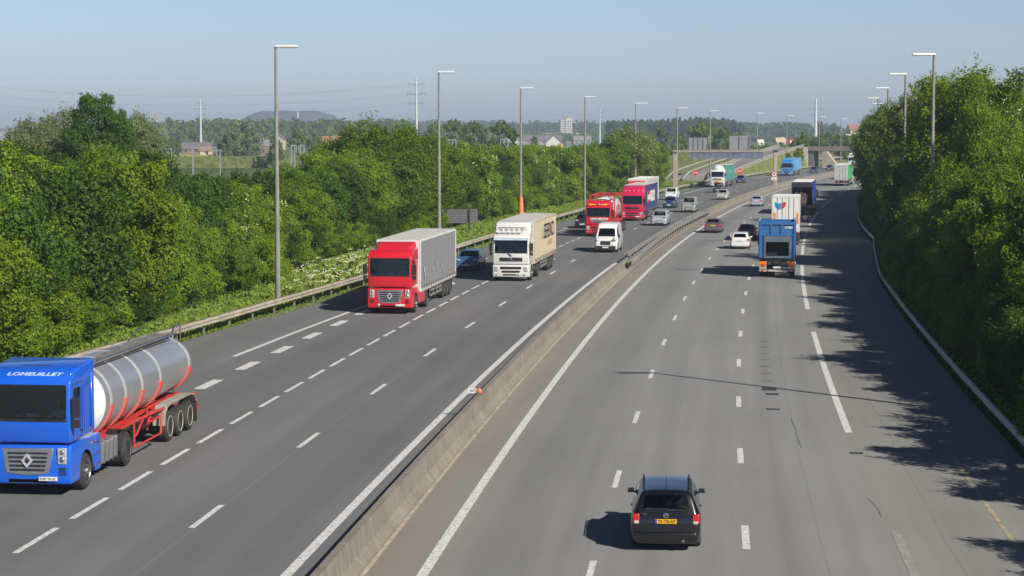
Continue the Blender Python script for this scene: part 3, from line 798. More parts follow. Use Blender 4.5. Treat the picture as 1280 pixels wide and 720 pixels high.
marking([(78.4 + 6.5 * k, 81.4 + 6.5 * k, -13.72) for k in range(6)] , .46)
marking([(89.8, 130, lambda y: np.interp(y, [89, 100, 118, 130], [-15.25, -14.95, -14.35, -13.9])), (130, 161, -13.9)] + [(174 + 52 * k, 213 + 52 * k, -13.9) for k in range(9)], .24)
marking([(69.4, 104.2, 11.12), (117.3, 156.3, 11.12)] + [(169.3 + 52 * k, 208.3 + 52 * k, 11.12) for k in range(8)], .25)
marking([(22, 52.5, 11.25)], .24, m=PAINT_OLD)
marking([(30, 66, 14.05)], .13, m=PAINT_YEL)
# tar patches and sealed cracks
TAR = mat('fresh_tar', (.045, .047, .055), .6)
def patch(y, d, w, l, z=.005, m=TAR):
    b = [rp(y - l / 2, d - w / 2, z), rp(y - l / 2, d + w / 2, z), rp(y + l / 2, d + w / 2, z), rp(y + l / 2, d - w / 2, z)]
    q = MB(); q.quad(*b); o = q.build('road_patch', m, None, smooth=0); o['kind'] = 'structure'
patch(80.9, 8.65, .56, 1.0); patch(79.3, 8.75, .5, .55); patch(75.0, 8.7, .5, .35)
for k in range(7): patch(83.5 + 2.6 * k, 8.6, .42, .22, m=mat('tar_thin', (.13, .13, .128), .8))
patch(65.0, 11.1, .42, .35)
for (y0, d0, n, dy, dd, seed) in ((73, 9.3, 8, -1.0, .02, 1), (57.0, 10.9, 4, -.9, .05, 2)):
    rnd = random.Random(seed); q = MB(); pts = []
    d = d0
    for k in range(n): pts.append((y0 + dy * k, d)); d += rnd.uniform(-.05, .055) + dd * .6
    for (a, b) in zip(pts, pts[1:]): q.quad(rp(a[0], a[1] - .007, .0045), rp(a[0], a[1] + .007, .0045), rp(b[0], b[1] + .007, .0045), rp(b[0], b[1] - .007, .0045))
    o = q.build('road_crack', TAR, None, smooth=0); o['kind'] = 'structure'

# ------------------------------------------------------------------ median barrier
def extrude(profile, y0, y1, step, dfun, zf=None, closed=True):
    """profile of (d offset, z) swept along the road"""
    ys = np.linspace(y0, y1, max(2, int((y1 - y0) / step) + 1)); m = MB(); n = len(profile)
    vs = [tuple(rp(y, dfun(y) + p[0], p[1] + (zf(y) if zf else 0))) for y in ys for p in profile]
    fs = []
    for i in range(len(ys) - 1):
        for k in range(n if closed else n - 1):
            fs.append((i * n + k, i * n + (k + 1) % n, (i + 1) * n + (k + 1) % n, (i + 1) * n + k))
    if closed: fs += [tuple(range(n)), tuple(range((len(ys) - 1) * n, len(ys) * n))[::-1]]
    return m.add(vs, fs)
def barrier_mat():
    m, nt, p = _new('cast_concrete'); L = nt.links.new; N = nt.nodes.new
    tc = N('ShaderNodeTexCoord')
    def nz(sc, det, vec=None):
        n = N('ShaderNodeTexNoise'); n.inputs['Scale'].default_value = sc; n.inputs['Detail'].default_value = det; n.inputs['Roughness'].default_value = .7
        L(vec or tc.outputs['Object'], n.inputs[0]); return n.outputs['Fac']
    mp = N('ShaderNodeMapping'); mp.inputs['Scale'].default_value = (1.6, 1.6, .3); L(tc.outputs['Object'], mp.inputs[0])
    r = N('ShaderNodeValToRGB'); e = r.color_ramp.elements; e[0].position = .36; e[0].color = (.19, .17, .135, 1); e[1].position = .68; e[1].color = (.275, .25, .21, 1)
    L(nz(1.6, 8, mp.outputs[0]), r.inputs[0])
    r2 = N('ShaderNodeMapRange'); r2.inputs[1].default_value = .3; r2.inputs[2].default_value = .65; r2.inputs[3].default_value = .85; r2.inputs[4].default_value = 1.12; L(nz(.35, 4), r2.inputs[0])
    v = N('ShaderNodeVectorMath'); v.operation = 'SCALE'; L(r.outputs[0], v.inputs[0]); L(r2.outputs[0], v.inputs['Scale']); L(v.outputs[0], p.inputs['Base Color'])
    p.inputs['Roughness'].default_value = .9
    b = N('ShaderNodeBump'); b.inputs['Strength'].default_value = .5; b.inputs['Distance'].default_value = .03; L(nz(9, 6), b.inputs['Height']); L(b.outputs[0], p.inputs['Normal'])
    return m
CONC = barrier_mat()
NJ = [(-.34, 0), (-.34, .08), (-.16, .30), (-.10, .80), (.10, .80), (.16, .30), (.34, .08), (.34, 0)]
md = lambda y: -1.75
for (a, b, lb, zs) in ((12, 151, 'long weathered concrete median barrier running up from the bottom of the photo', 1), (243, 705, 'far dusty concrete median barrier beyond the steel section towards the overpass', 1)):
    o = extrude(NJ, a, b, 3, md).build('concrete_barrier', CONC, None, smooth=0); tag(o, lb, 'barrier')
# dusty fringe at the barrier foot
strip('road_edge', -1.41, -1.30, 14, 700, .004, mat('drifted_sand', (.40, .345, .265), .95, vary=.3, scale=2.2))
strip('median', -2.1, -1.4, 14, 720, -.004, mat('median_dirt', (.22, .18, .13), .95, vary=.3, scale=2))

# ------------------------------------------------------------------ guard rails
WB_ = [(0, .50), (.06, .53), (.06, .59), (0, .62), (0, .66), (.06, .69), (.06, .75), (0, .79), (-.015, .79), (.045, .745), (.045, .695), (-.015, .665), (-.015, .615), (.045, .585), (.045, .535), (-.015, .50)]
RAIL_TAN = mat('weathered_rail', (.50, .45, .36), .6, .25, vary=.25, scale=.8, dirt=.35)
def guardrail(y0, y1, dfun, label, both=True, prof=None, pmat=None, m=None, face=1, zf=None, post_step=4.0, mbeam=None, group=None, w=.16, zoff=0):
    m = m or RAIL_TAN
    root = thing('guardrail', label, 'guard rail', rp((y0 + y1) / 2, dfun((y0 + y1) / 2), zf((y0 + y1) / 2) if zf else 0), 0, group)
    inv = Matrix.Translation(-root.location)
    def put(mb, nm, mt, **k):
        mb.v = [tuple(inv @ Vector(v)) for v in mb.v]; return mb.build(nm, mt, root, **k)
    for sx in ((1, -1) if both else (face,)):
        put(extrude([(sx * (p[0] + w), p[1] + zoff) for p in (prof or WB_)], y0, y1, 4, dfun, zf), 'beam', m, smooth=30)
    pm = MB(); pm.box(-.045, .045, -.05, .05, -.3, (.80 if not prof else .66) + zoff); pme = pm.mesh('post', pmat or GALV)
    ys = list(np.arange(y0 + 1, y1, post_step))[:98]
    for y in ys:
        o = link('post', pme, root); z = zf(y) if zf else 0
        p = rp(y, dfun(y), z); o.location = p - root.location; o.rotation_euler.z = heading(y)
    return root
guardrail(22, 402, dl, 'weathered double guard rail along the left verge, below the lamp posts', post_step=4.0)
guardrail(22, 420, dr, 'shaded guard rail at the foot of the bushes on the right edge', both=False, face=-1, prof=[(0, .42), (.09, .45), (.10, .56), (.07, .66), (0, .68)], pmat=DARKM, m=mat('shaded_rail', (.46, .46, .44), .6, .1, vary=.15, dirt=.2), w=.1, post_step=4.1)
guardrail(424, 700, lambda y: -16.7, 'dark guard rail below the grass bank, running on to the overpass', both=False, face=1, w=.1)
guardrail(147, 246, lambda y: -1.25 - .35 * math.sin((y - 147) / 99 * math.pi), 'galvanised steel median guard rail on the near side, between the concrete barriers', m=mat('median_rail', (.33, .32, .30), .6, .35, vary=.25, scale=.8, dirt=.4), both=True, w=.1, post_step=3)
guardrail(156, 240, lambda y: -2.25, 'galvanised steel median guard rail on the oncoming side, between the concrete barriers', m=MATS['median_rail'], both=True, w=.1, post_step=3)

# ------------------------------------------------------------------ ramp, bank, overpass
def rh(y): return float(np.interp(y, [402, 430, 490, 560, 600], [0.02, 1.2, 3.3, 6.0, 6.0]))
def rl(y): return float(np.interp(y, [395, 430, 490, 560], [-19.0, -23, -26, -27]))
def rr(y): return float(np.interp(y, [395, 412, 430, 490, 560], [-13.95, -16.6, -17.6, -19.2, -19.6]))
strip('slip_road', rl, rr, 396, 556, 0, road_mat('asphalt_ramp', (.24, .23, .21), [], .1), step=5, zf=lambda y, k: rh(y) + .006)
GRASSM = mat('bank_grass', (.145, .165, .04), .95, vary=.5, scale=.9, bump=.6)
strip('embankment', rr, -16.95, 414, 547, 0, GRASSM, step=5, nd=3, zf=lambda y, k: rh(y) * (1 - k) ** 1.2 - .02)
strip('path', lambda y: rl(y) - 7.4, lambda y: rl(y) - .6, 402, 540, 0, mat('pale_paving', (.30, .28, .25), .9, vary=.15, scale=.6), step=5, nd=2, zf=lambda y, k: rh(y) * (.35 + .65 * k) * 1.0 + .06)
strip('embankment', lambda y: rl(y) - 9, rl, 398, 556, 0, GRASSM, step=5, nd=3, zf=lambda y, k: rh(y) * k - .02)
strip('embankment', lambda y: rl(y) - 40, lambda y: rl(y) - 9, 470, 600, 0, GRASSM, step=8, nd=6, zf=lambda y, k: .6 * rh(y) * math.sin(k * math.pi) * .6 - .02)
for q, (off, lb) in enumerate(((lambda y: rl(y) + .3, 'pale parapet rail up the left side of the slip road'), (lambda y: rr(y) - .3, 'pale guard rail up the right side of the slip road, above the bank'))):
    guardrail(408, 555, off, lb, zf=rh, m=mat('pale_rail', (.5, .46, .40), .6, .2, dirt=.25), post_step=4, w=.1)
    o = extrude([(-.15, 0), (-.15, .35), (.15, .35), (.15, 0)], 404, 555, 5, off, rh); ob = o.build('kerb', KERBM, None, smooth=0); ob['kind'] = 'structure'
for q, dd in enumerate((-4.5, -8.0)):
    guardrail(400, 520, (lambda dd: lambda y: rl(y) + dd)(dd), ('pale guard rail just left of the slip road parapet', 'outermost pale guard rail left of the slip road')[q], zf=lambda y: rh(y) * .75, m=MATS['pale_rail'], post_step=4, w=.1)
# overpass
def overpass():
    yb = 552; root = thing('overpass', 'dark concrete overpass crossing the motorway in the distance', 'overpass', rp(yb, -16), heading(yb))
    A = root.matrix_basis.inverted()
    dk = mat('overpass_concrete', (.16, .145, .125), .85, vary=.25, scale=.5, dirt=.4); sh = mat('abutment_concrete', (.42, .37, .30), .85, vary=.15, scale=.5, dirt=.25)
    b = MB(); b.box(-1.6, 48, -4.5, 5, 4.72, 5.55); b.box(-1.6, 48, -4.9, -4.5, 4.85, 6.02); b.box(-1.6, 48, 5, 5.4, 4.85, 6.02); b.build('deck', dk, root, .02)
    r = MB()
    for z in (6.35, 6.7, 7.05): r.box(-1.6, 48, -4.74, -4.68, z, z + .05)
    for x in np.arange(-1.5, 48, 1.5): r.box(x, x + .06, -4.74, -4.68, 6.0, 7.08)
    r.build('railing', DARKM, root)
    for x in (-.7, 14.2, 30.5):
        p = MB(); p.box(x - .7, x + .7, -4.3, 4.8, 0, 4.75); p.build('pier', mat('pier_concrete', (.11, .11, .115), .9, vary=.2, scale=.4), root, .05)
    w = MB()
    w.add([(-6.0, 5.3, 0), (-1.45, 5.3, 0), (-1.45, 5.3, 5.9), (-2.4, 5.3, 5.9), (-6.0, -6.2, 0), (-1.45, -6.2, 0), (-1.45, -5.2, 5.9), (-2.4, -5.2, 5.9)], [(0, 1, 2, 3), (4, 7, 6, 5), (0, 4, 5, 1), (1, 5, 6, 2), (2, 6, 7, 3), (3, 7, 4, 0)])
    w.add([(.05, 16, 0), (4.6, 16, 0), (1.2, 16, 4.6), (.05, 16, 4.6), (.05, 11, 0), (4.6, 11, 0), (1.2, 11, 4.6), (.05, 11, 4.6)], [(0, 1, 2, 3), (4, 7, 6, 5), (0, 4, 5, 1), (1, 5, 6, 2), (2, 6, 7, 3), (3, 7, 4, 0)])
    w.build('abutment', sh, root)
    return root
overpass()
e = MB()
P0 = rp(552, -18.5)
e.add([(-260, P0.y + 20, -.05), (P0.x - 2, P0.y - 1, -.05), (P0.x - 2, P0.y - 1, 5.5), (-200, P0.y + 26, 1.2), (-260, P0.y + 44, -.05), (P0.x - 2, P0.y + 18, -.05), (P0.x - 2, P0.y + 12, 5.5), (-200, P0.y + 34, 1.2)],
      [(0, 1, 2, 3), (7, 6, 5, 4), (3, 2, 6, 7), (1, 5, 6, 2), (0, 3, 7, 4)])
eo = e.build('embankment', GRASSM, None, smooth=0); eo['kind'] = 'structure'
# grass bank beyond the bridge, left side
strip('embankment', -34, -18.2, 566, 900, 0, GRASSM, step=10, nd=4, zf=lambda y, k: 3.8 * (1 - k) - .02)
strip('path', -24.5, -22.6, 566, 700, 0, KERBM, step=10, zf=lambda y, k: (1.7 + .45 * (1 - k)) * 1.0 + .03)

# ------------------------------------------------------------------ gantry
def gantry():
    y = 366; root = thing('sign_gantry', 'grey motorway gantry with two sign backs, reaching over the oncoming lanes', 'gantry', at(843.5, 360), heading(y) * .35)
    gm = mat('gantry_grey', (.25, .25, .27), .6, .3, vary=.15, dirt=.2); bm = mat('gantry_truss', (.16, .19, .26), .6, .3, vary=.2, scale=.7)
    c = MB(); c.box(-.35, .35, -.3, .3, 0, 6.75); c.build('column', mat('gantry_column', (.36, .31, .26), .8, vary=.15), root, .03)
    b = MB(); b.box(-.4, 15.4, -.55, .55, 6.45, 6.8); b.build('beam', mat('gantry_beam', (.33, .30, .27), .6, .2), root, .02)
    t = MB(); t.box(2.6, 15.35, -.45, .45, 5.45, 6.44)
    t.box(2.4, 15.4, -.6, -.45, 5.35, 5.5)
    for x in np.arange(3.0, 15.2, 1.05): t.box(x, x + .09, -.52, -.45, 5.5, 6.44)
    t.build('truss', bm, root)
    sm = mat('sign_back', (.34, .34, .35), .5, .5, vary=.12, scale=1)
    for (x0, x1, z1, n) in ((2.4, 5.7, 9.0, 4), (9.5, 12.9, 9.35, 2)):
        s = MB(); s.box(x0, x1, -.12, .12, 6.9, z1); so = s.build('sign_panel', sm, root, .02)
        r = MB()
        for k in range(n + 1): x = x0 + (x1 - x0) * k / n; r.box(x - .07, x + .07, -.22, -.12, 6.8, z1 - .1)
        r.build('rib', mat('sign_rib', (.2, .2, .21), .5, .4), so)
    p = MB(); p.tube((13.05, 0, 6.8), (13.05, 0, 9.4), .09); p.tube((8.0, 0, 6.8), (8.0, 0, 8.6), .05); p.box(5.75, 6.15, -.2, .2, 8.3, 9.4)
    for x in (10.2, 11.8): p.box(x, x + .8, -.3, .3, 9.7, 9.85); p.tube((x + .4, 0, 9.3), (x + .4, 0, 9.75), .04)
    p.build('bracket', gm, root)
gantry()
c = thing('concrete_post', 'lone tall post in the median, right of the gantry', 'post', at(968.5, 361), 0)
q = MB(); q.box(-.32, .32, -.3, .3, 0, 6.5); q.build('shaft', MATS['gantry_column'], c, .03); q = MB(); q.box(-.42, .42, -.4, .4, 6.5, 6.78); q.build('cap', MATS['dark_metal'], c, .02)
def disc(m, cx, cy, cz, r, t=.03, n=28): m.tube((cx, cy + t, cz), (cx, cy, cz), r, n=n); return m
SRED = mat('sign_red', (.62, .02, .02), .4, vary=.03); SWHITE = mat('sign_white', (.75, .75, .74), .4, vary=.03)
def speed_sign():
    root = thing('speed_sign', 'round red-ringed speed sign with a plate below, in the median before the lone post', 'road sign', at(967, 352), 0)
    m = MB(); m.tube((.3, 0, 0), (.3, 0, 2.6), .05); m.build('pole', GALV, root)
    disc(MB(), 0, -.09, 2.75, .46).build('ring', SRED, root); d = disc(MB(), 0, -.11, 2.75, .34).build('face', SWHITE, root)
    text('90', .42, INK, d, (0, -.13, 2.75), (math.pi / 2, 0, 0), bold=.01)
    b = MB(); b.box(-.45, .45, -.09, -.06, 1.75, 2.22); bo = b.build('plate', SWHITE, root); b = MB(); b.box(-.3, .3, -.1, -.09, 1.85, 1.95); b.build('pictogram', INK, bo)
speed_sign()
def no_entry(px, z, h, lab):
    root = thing('no_entry_sign', lab, 'road sign', at(px, z), 0)
    m = MB(); m.tube((0, .03, -.3), (0, .03, h), .04); m.build('pole', GALV, root)
    disc(MB(), 0, -.05, h, .52).build('face', SRED, root); b = MB(); b.box(-.38, .38, -.07, -.05, h - .08, h + .08); b.build('bar', SWHITE, root)
no_entry(869, 405, 1.95, 'red no entry sign on the grass left of the slip road mouth')
no_entry(924, 432, 1.75, 'red no entry sign on the bank right of the slip road mouth')
r_ = thing('warning_sign', 'red and white sign high on the bank by the overpass', 'road sign', at(988, 575, 4.2), 0)
m = MB(); m.tube((0, .1, 0), (0, .1, 4), .06); m.build('pole', GALV, r_); m = MB(); m.box(-.6, .6, 0, .05, 2.4, 3.9); m.build('plate', SRED, r_); m = MB(); m.box(-.3, .3, -.03, 0, 2.7, 3.4); m.build('face', SWHITE, r_)
# sign seen from behind on the left verge
s_ = thing('direction_sign', 'large direction sign seen from behind on the left verge, ribbed grey panel', 'road sign', at(573, 205), .12)
m = MB(); m.box(-1.95, 1.95, -.03, .03, .92, 2.35); pn = m.build('panel', mat('sign_back_dark', (.13, .13, .135), .55, .4, vary=.1), s_)
m = MB()
for z in np.arange(.95, 2.3, .24): m.box(-1.95, 1.95, -.06, -.03, z, z + .05)
m.build('rail', mat('sign_back_rail', (.22, .22, .23), .5, .4), pn)
m = MB(); m.box(-1.3, -1.16, -.2, -.06, 0, 2.3); m.box(1.0, 1.14, -.2, -.06, 0, 2.3); m.build('post', DARKM, s_)
# kilometre marker on the barrier
k_ = thing('marker_plate', 'small white and orange marker plate on top of the median barrier', 'marker', rp(71.6, -1.86, .80), heading(71))
m = MB(); m.tube((0, 0, 0), (0, 0, .22), .02); m.build('stem', DARKM, k_); m = MB(); m.box(-.26, .04, -.015, .015, .08, .26); mo = m.build('plate', SWHITE, k_)
text('107', .12, INK, mo, (-.11, -.018, .17), (math.pi / 2, 0, 0)); m = MB(); m.ellip((.14, 0, .16), (.1, .06, .1)); m.build('reflector', mat('orange_reflector', (.85, .22, .08), .4), k_)
wp = thing('warning_triangle', 'yellow triangular warning sign on posts beyond the trees', 'road sign', at(700, 560), 0)
m = MB(); m.box(-.9, -.8, 0, .1, 0, 6.2); m.box(.8, .9, 0, .1, 0, 6.2); m.build('post', GALV, wp)
m = MB(); m.add([(-1.1, -.02, 5.1), (1.1, -.02, 5.1), (.0, -.02, 7.0), (-1.1, .04, 5.1), (1.1, .04, 5.1), (0, .04, 7.0)], [(0, 1, 2), (5, 4, 3), (0, 3, 4, 1), (1, 4, 5, 2), (2, 5, 3, 0)]); m.build('plate', mat('sign_yellow', (.8, .42, .02), .5), wp)
m = MB(); m.box(-.3, .3, -.05, -.02, 5.4, 5.9); m.build('pictogram', INK, wp)

# ------------------------------------------------------------------ lamp posts
def lamp(P, H, side, label, arm=1.35, group='lamp posts along the motorway', rz=0, proto={}):
    root = thing('lamp_post', label, 'lamp post', P, rz, group)
    b = MB(); b.tube((0, 0, 0), (0, 0, H - .1), .17, .085, 14); b.build('pole', POLEM, root, smooth=60)
    b = MB(); b.box(-.09, .09, -.09, .09, .25, .9); b.build('hatch', POLEM, root, .01)
    x0, x1 = (-.12, arm) if side > 0 else (-arm, .12)
    h = MB(); h.box(x0, x1, -.16, .16, H - .10, H + .05, ty=.05, tx=.05)
    ho = h.build('lamp_head', LHEAD, root, .03)
    l = MB(); l.box(x0 + .35 if side > 0 else x0 + .06, x1 - .06 if side > 0 else x1 - .35, -.12, .12, H - .14, H - .10); l.build('lens', mat('lamp_lens', (.35, .36, .36), .2), ho)
    return root
LL = [(346.5, 121, 58), (549, 172, 90), (651, 223, 110), (731, 270, 121), (794, 318, 129), (846, 367, 135), (887, 414, 138.5), (945.5, 479, 141.5), (982.5, 527, 144.5), (1023, 583, 146), (1050, 622, 148.5), (1081, 670, 150)]
lab = ['nearest lamp post of the left row, rising behind the guard rail before the red truck', 'lamp post beside the direction sign on the left verge', 'lamp post with the orange wrap behind the white truck',
       'lamp post on the left verge behind the small dark car', 'lamp post behind the blue and red curtain truck', 'lamp post beside the gantry column', 'lamp post in front of the gantry beam', 'lamp post just right of the gantry beam end',
       'lamp post on the bank behind the light blue truck', 'far lamp post right of the tall pylon', 'second farthest lamp post, over the overpass', 'farthest lamp post, beside the trees on the right']
for (px, z, yt), lb in zip(LL, lab):
    H = HC + (164 - yt) * z / 2547.0
    lamp(at(px, z), H, 1, lb, arm=1.35 + (z > 300) * .5)
LR = [(20.0, 69.6, 15.2), None]
lamp(Vector((20.0, 69.4, 0)), 15.2, -1, 'lamp post just outside the right edge whose thin shadow crosses the road', arm=1.5)
for (px, z, yt, lb) in ((1164.5, 134, 68, 'tallest looking lamp post rising from the bushes on the right'), (1129.5, 174, 92.5, 'second lamp post of the right row, left of the tallest'),
                        (1108, 224, 110, 'third lamp post of the right row, half behind the trees'), (1095.5, 272, 122.5, 'fourth lamp post of the right row, left of the tree edge'), (1100.5, 318, 129.5, 'fifth lamp post of the right row, just above the tree edge')):
    lamp(at(px, z), HC + (164 - yt) * z / 2547.0, -1, lb, arm=1.45)
ow = thing('orange_wrap', 'orange warning wrap tied round a lamp post base', 'wrap', at(651.2, 222.6), 0)
m = MB(); m.tube((0, 0, .2), (0, 0, 2.7), .34, .24, 12); m.tube((0, 0, 2.7), (0, 0, 3.0), .24, .19, 12); m.build('sheet', mat('orange_sheet', (.8, .25, .09), .7), ow)

# ------------------------------------------------------------------ foliage
def leaf_mat(name, dark, light, yellow=(0, 0, 0), trans=.42):
    m = bpy.data.materials.new(name); m.use_nodes = True; nt = m.node_tree; nt.nodes.clear(); L = nt.links.new; N = nt.nodes.new
    o = N('ShaderNodeOutputMaterial'); at_ = N('ShaderNodeAttribute'); at_.attribute_name = 'tint'
    r = N('ShaderNodeValToRGB'); r.color_ramp.elements[0].color = (*dark, 1); r.color_ramp.elements[1].color = (*light, 1); L(at_.outputs['Fac'], r.inputs[0])
    oi = N('ShaderNodeObjectInfo'); hs = N('ShaderNodeHueSaturation')
    a = N('ShaderNodeMapRange'); a.inputs[3].default_value = .497; a.inputs[4].default_value = .511; L(oi.outputs['Random'], a.inputs[0]); L(a.outputs[0], hs.inputs['Hue'])
    b = N('ShaderNodeMapRange'); b.inputs[3].default_value = .78; b.inputs[4].default_value = 1.15; L(oi.outputs['Random'], b.inputs[0]); L(b.outputs[0], hs.inputs['Value'])
    L(r.outputs[0], hs.inputs['Color'])
    d = N('ShaderNodeBsdfDiffuse'); t = N('ShaderNodeBsdfTranslucent'); g = N('ShaderNodeBsdfGlossy'); g.inputs['Roughness'].default_value = .45; g.inputs['Color'].default_value = (.8, .85, .9, 1)
    L(hs.outputs[0], d.inputs[0]); L(hs.outputs[0], t.inputs[0])
    x = N('ShaderNodeMixShader'); x.inputs[0].default_value = trans; L(d.outputs[0], x.inputs[1]); L(t.outputs[0], x.inputs[2])
    y = N('ShaderNodeMixShader'); y.inputs[0].default_value = .008; L(x.outputs[0], y.inputs[1]); L(g.outputs[0], y.inputs[2]); L(y.outputs[0], o.inputs[0])
    MATS[name] = m; return m
LEAF = {
 'bright': leaf_mat('leaf_bright', (.12, .19, .010), (.315, .43, .028)),
 'mid': leaf_mat('leaf_mid', (.085, .15, .012), (.235, .345, .031)),
 'dark': leaf_mat('leaf_dark', (.042, .088, .015), (.115, .20, .030)),
 'grey': leaf_mat('leaf_grey', (.15, .185, .075), (.28, .32, .145)),
 'olive': leaf_mat('leaf_olive', (.11, .145, .02), (.26, .32, .045)),
}
FLOWER = mat('cream_blossom', (.60, .60, .36), .8, vary=.1)
BARK = mat('bark', (.10, .075, .05), .95, vary=.3, scale=4, bump=.6)
def leaves_mesh(name, P, Nrm, S, tint, m, extra=None):
    """rhombic leaves: P centres, Nrm normals, S sizes"""
    n = len(P); rng = np.random.default_rng(n)
    Nrm = Nrm / (np.linalg.norm(Nrm, axis=1, keepdims=True) + 1e-9)
    t = rng.normal(size=(n, 3)); t -= (t * Nrm).sum(1, keepdims=True) * Nrm; t /= np.linalg.norm(t, axis=1, keepdims=True) + 1e-9
    b = np.cross(Nrm, t); S = S[:, None]
    V = np.empty((n, 4, 3)); V[:, 0] = P - t * S * .5; V[:, 1] = P + b * S * .3 - Nrm * S * .06; V[:, 2] = P + t * S * .5; V[:, 3] = P - b * S * .3 - Nrm * S * .06
    me = bpy.data.meshes.new(name); me.vertices.add(4 * n); me.vertices.foreach_set('co', V.reshape(-1))
    me.loops.add(4 * n); me.loops.foreach_set('vertex_index', np.arange(4 * n, dtype=np.int32))
    me.polygons.add(n); me.polygons.foreach_set('loop_start', np.arange(0, 4 * n, 4, dtype=np.int32))
    me.update(calc_edges=True)
    at_ = me.attributes.new('tint', 'FLOAT', 'FACE'); at_.data.foreach_set('value', np.clip(tint, 0, 1).astype(np.float32))
    me.materials.append(m); me.validate(); return me
def crown_points(seed, H, Rr, base, n_blob, per, shape='round', ragged=.25):
    rng = np.random.default_rng(seed); Ps, Ns, Ts = [], [], []; cz = (base + H) / 2; rz = (H - base) / 2
    cs = []
    for i in range(n_blob):
        d = rng.normal(size=3); d /= np.linalg.norm(d); q = rng.uniform(.35, .95) ** .6
        if shape == 'shrub' and d[2] < -.2: q = rng.uniform(.6, 1)
        f = 1.0
        z = d[2] * q
        if shape == 'poplar': f = .9 if z < 0 else (1 - z) ** .6 + .15
        elif shape == 'round': f = 1.0 if z > -.3 else .85
        c = np.array([d[0] * q * Rr * f, d[1] * q * Rr * f, cz + z * rz]); c += rng.normal(size=3) * ragged * .4
        rb = Rr * rng.uniform(.16, .34) * (1.0 if shape != 'poplar' else .75)
        cs.append((c, rb))
        t0 = rng.uniform(.25, .75); n = int(per * rng.uniform(.7, 1.3))
        dd = rng.normal(size=(n, 3)); dd[:, 2] = dd[:, 2] * .9 + .25; dd /= np.linalg.norm(dd, axis=1, keepdims=True)
        rad = rb * rng.uniform(.62, 1.08, n) ** .7
        lump = 1 + .22 * np.sin(dd @ rng.normal(size=3) * 5) + .15 * np.sin(dd @ rng.normal(size=3) * 9)
        P = c + dd * (rad * lump)[:, None] * np.array([1, 1, .85])
        Ps.append(P); Ns.append(dd * 1.0 + rng.normal(size=(n, 3)) * .55 + np.array([0, 0, .25])); Ts.append(t0 + rng.normal(size=n) * .17 + (P[:, 2] - c[2]) / (rb + .01) * .05)
        # a few shoots that break the outline
        for k in range(3):
            s = rng.normal(size=3); s[2] = abs(s[2]) + .4; s /= np.linalg.norm(s); m_ = 16
            L_ = np.linspace(.8, 1.0 + rng.uniform(.1, .5), m_)[:, None] * rb
            P = c + s * L_ + rng.normal(size=(m_, 3)) * .13 * rb; Ps.append(P); Ns.append(rng.normal(size=(m_, 3))); Ts.append(np.full(m_, t0 + .15))
    P = np.concatenate(Ps); Nn = np.concatenate(Ns); T = np.concatenate(Ts)
    k = P[:, 2] > .05
    return P[k], Nn[k], T[k], cs
def trunk_mesh(cs, H, base, r, seed):
    rnd = random.Random(seed); m = MB(); p = Vector((0, 0, -.2)); top = base + (H - base) * .55; pts = []
    for i in range(6): pts.append(Vector((rnd.uniform(-.15, .15) * i * .4, rnd.uniform(-.15, .15) * i * .4, -.2 + (top + .2) * i / 5)))
    for i in range(5): m.tube(pts[i], pts[i + 1], r * (1 - i * .16), r * (1 - (i + 1) * .16), 8)
    for c, rb in rnd.sample(cs, min(9, len(cs))):
        a = pts[rnd.randint(1, 4)]; mid = (a + Vector(c)) / 2 + Vector((0, 0, -.25)); m.tube(a, mid, r * .4, r * .25, 6); m.tube(mid, Vector(c), r * .25, r * .08, 6)
    return m.mesh('trunk', BARK)
PROTO = {}
def proto(key, H, Rr, base, n_blob, per, leaf, lm, shape='round', flowers=0, seed=1, ragged=.25):
    if leaf < .5: per = int(per * 1.7); leaf *= .56; n_blob = int(n_blob * 1.7)
    P, Nn, T, cs = crown_points(seed, H, Rr, base, n_blob, per, shape, ragged)
    top = np.percentile(P[:, 2], 99.85); P[:, 2] *= H / top; cs = [(c * np.array([1, 1, H / top]), rb) for c, rb in cs]
    rng = np.random.default_rng(seed + 50)
    me = leaves_mesh('crown', P, Nn, rng.uniform(.7, 1.3, len(P)) * leaf, T, LEAF[lm])
    fm = None
    if flowers:
        sel = rng.choice(len(P), flowers * 14); Pf, Nf = [], []
        cz = (base + H) / 2; out = P - np.array([0, 0, cz]); out /= np.linalg.norm(out, axis=1, keepdims=True)
        sel = [i for i in sel if (Nn[i] @ out[i]) > .2][:flowers]
        for i in sel:
            for k in range(9): Pf.append(P[i] + out[i] * .12 + rng.normal(size=3) * .10); Nf.append(out[i] + rng.normal(size=3) * .6)
        fm = leaves_mesh('blossom', np.array(Pf), np.array(Nf), np.full(len(Pf), leaf * .75), np.zeros(len(Pf)), FLOWER)
    PROTO[key] = (me, trunk_mesh(cs, H, base, (.05 * math.sqrt(H) + .02 * H) * (.45 if shape == 'shrub' else 1), seed), H, fm)
proto('broad1', 9, 3.4, 1.0, 46, 330, .34, 'bright', seed=1)
proto('broad2', 9, 3.2, .8, 44, 330, .32, 'mid', seed=2)
proto('broad3', 8, 3.0, .4, 42, 330, .30, 'bright', 'shrub', seed=3, ragged=.5)
proto('dome', 11, 5.2, .8, 62, 430, .36, 'mid', seed=4)
proto('shrub1', 5, 2.3, 0.0, 30, 300, .26, 'mid', 'shrub', seed=5, ragged=.5)
proto('shrub2', 5, 2.4, 0.0, 30, 300, .26, 'bright', 'shrub', seed=6, ragged=.5)
proto('elder', 5, 2.3, 0.0, 30, 260, .26, 'bright', 'shrub', flowers=110, seed=7)
proto('locust', 14, 4.6, 2.0, 70, 400, .36, 'mid', seed=8, flowers=150, ragged=.8)
proto('locust2', 14, 4.4, 2.0, 66, 400, .36, 'bright', seed=9, ragged=.9)
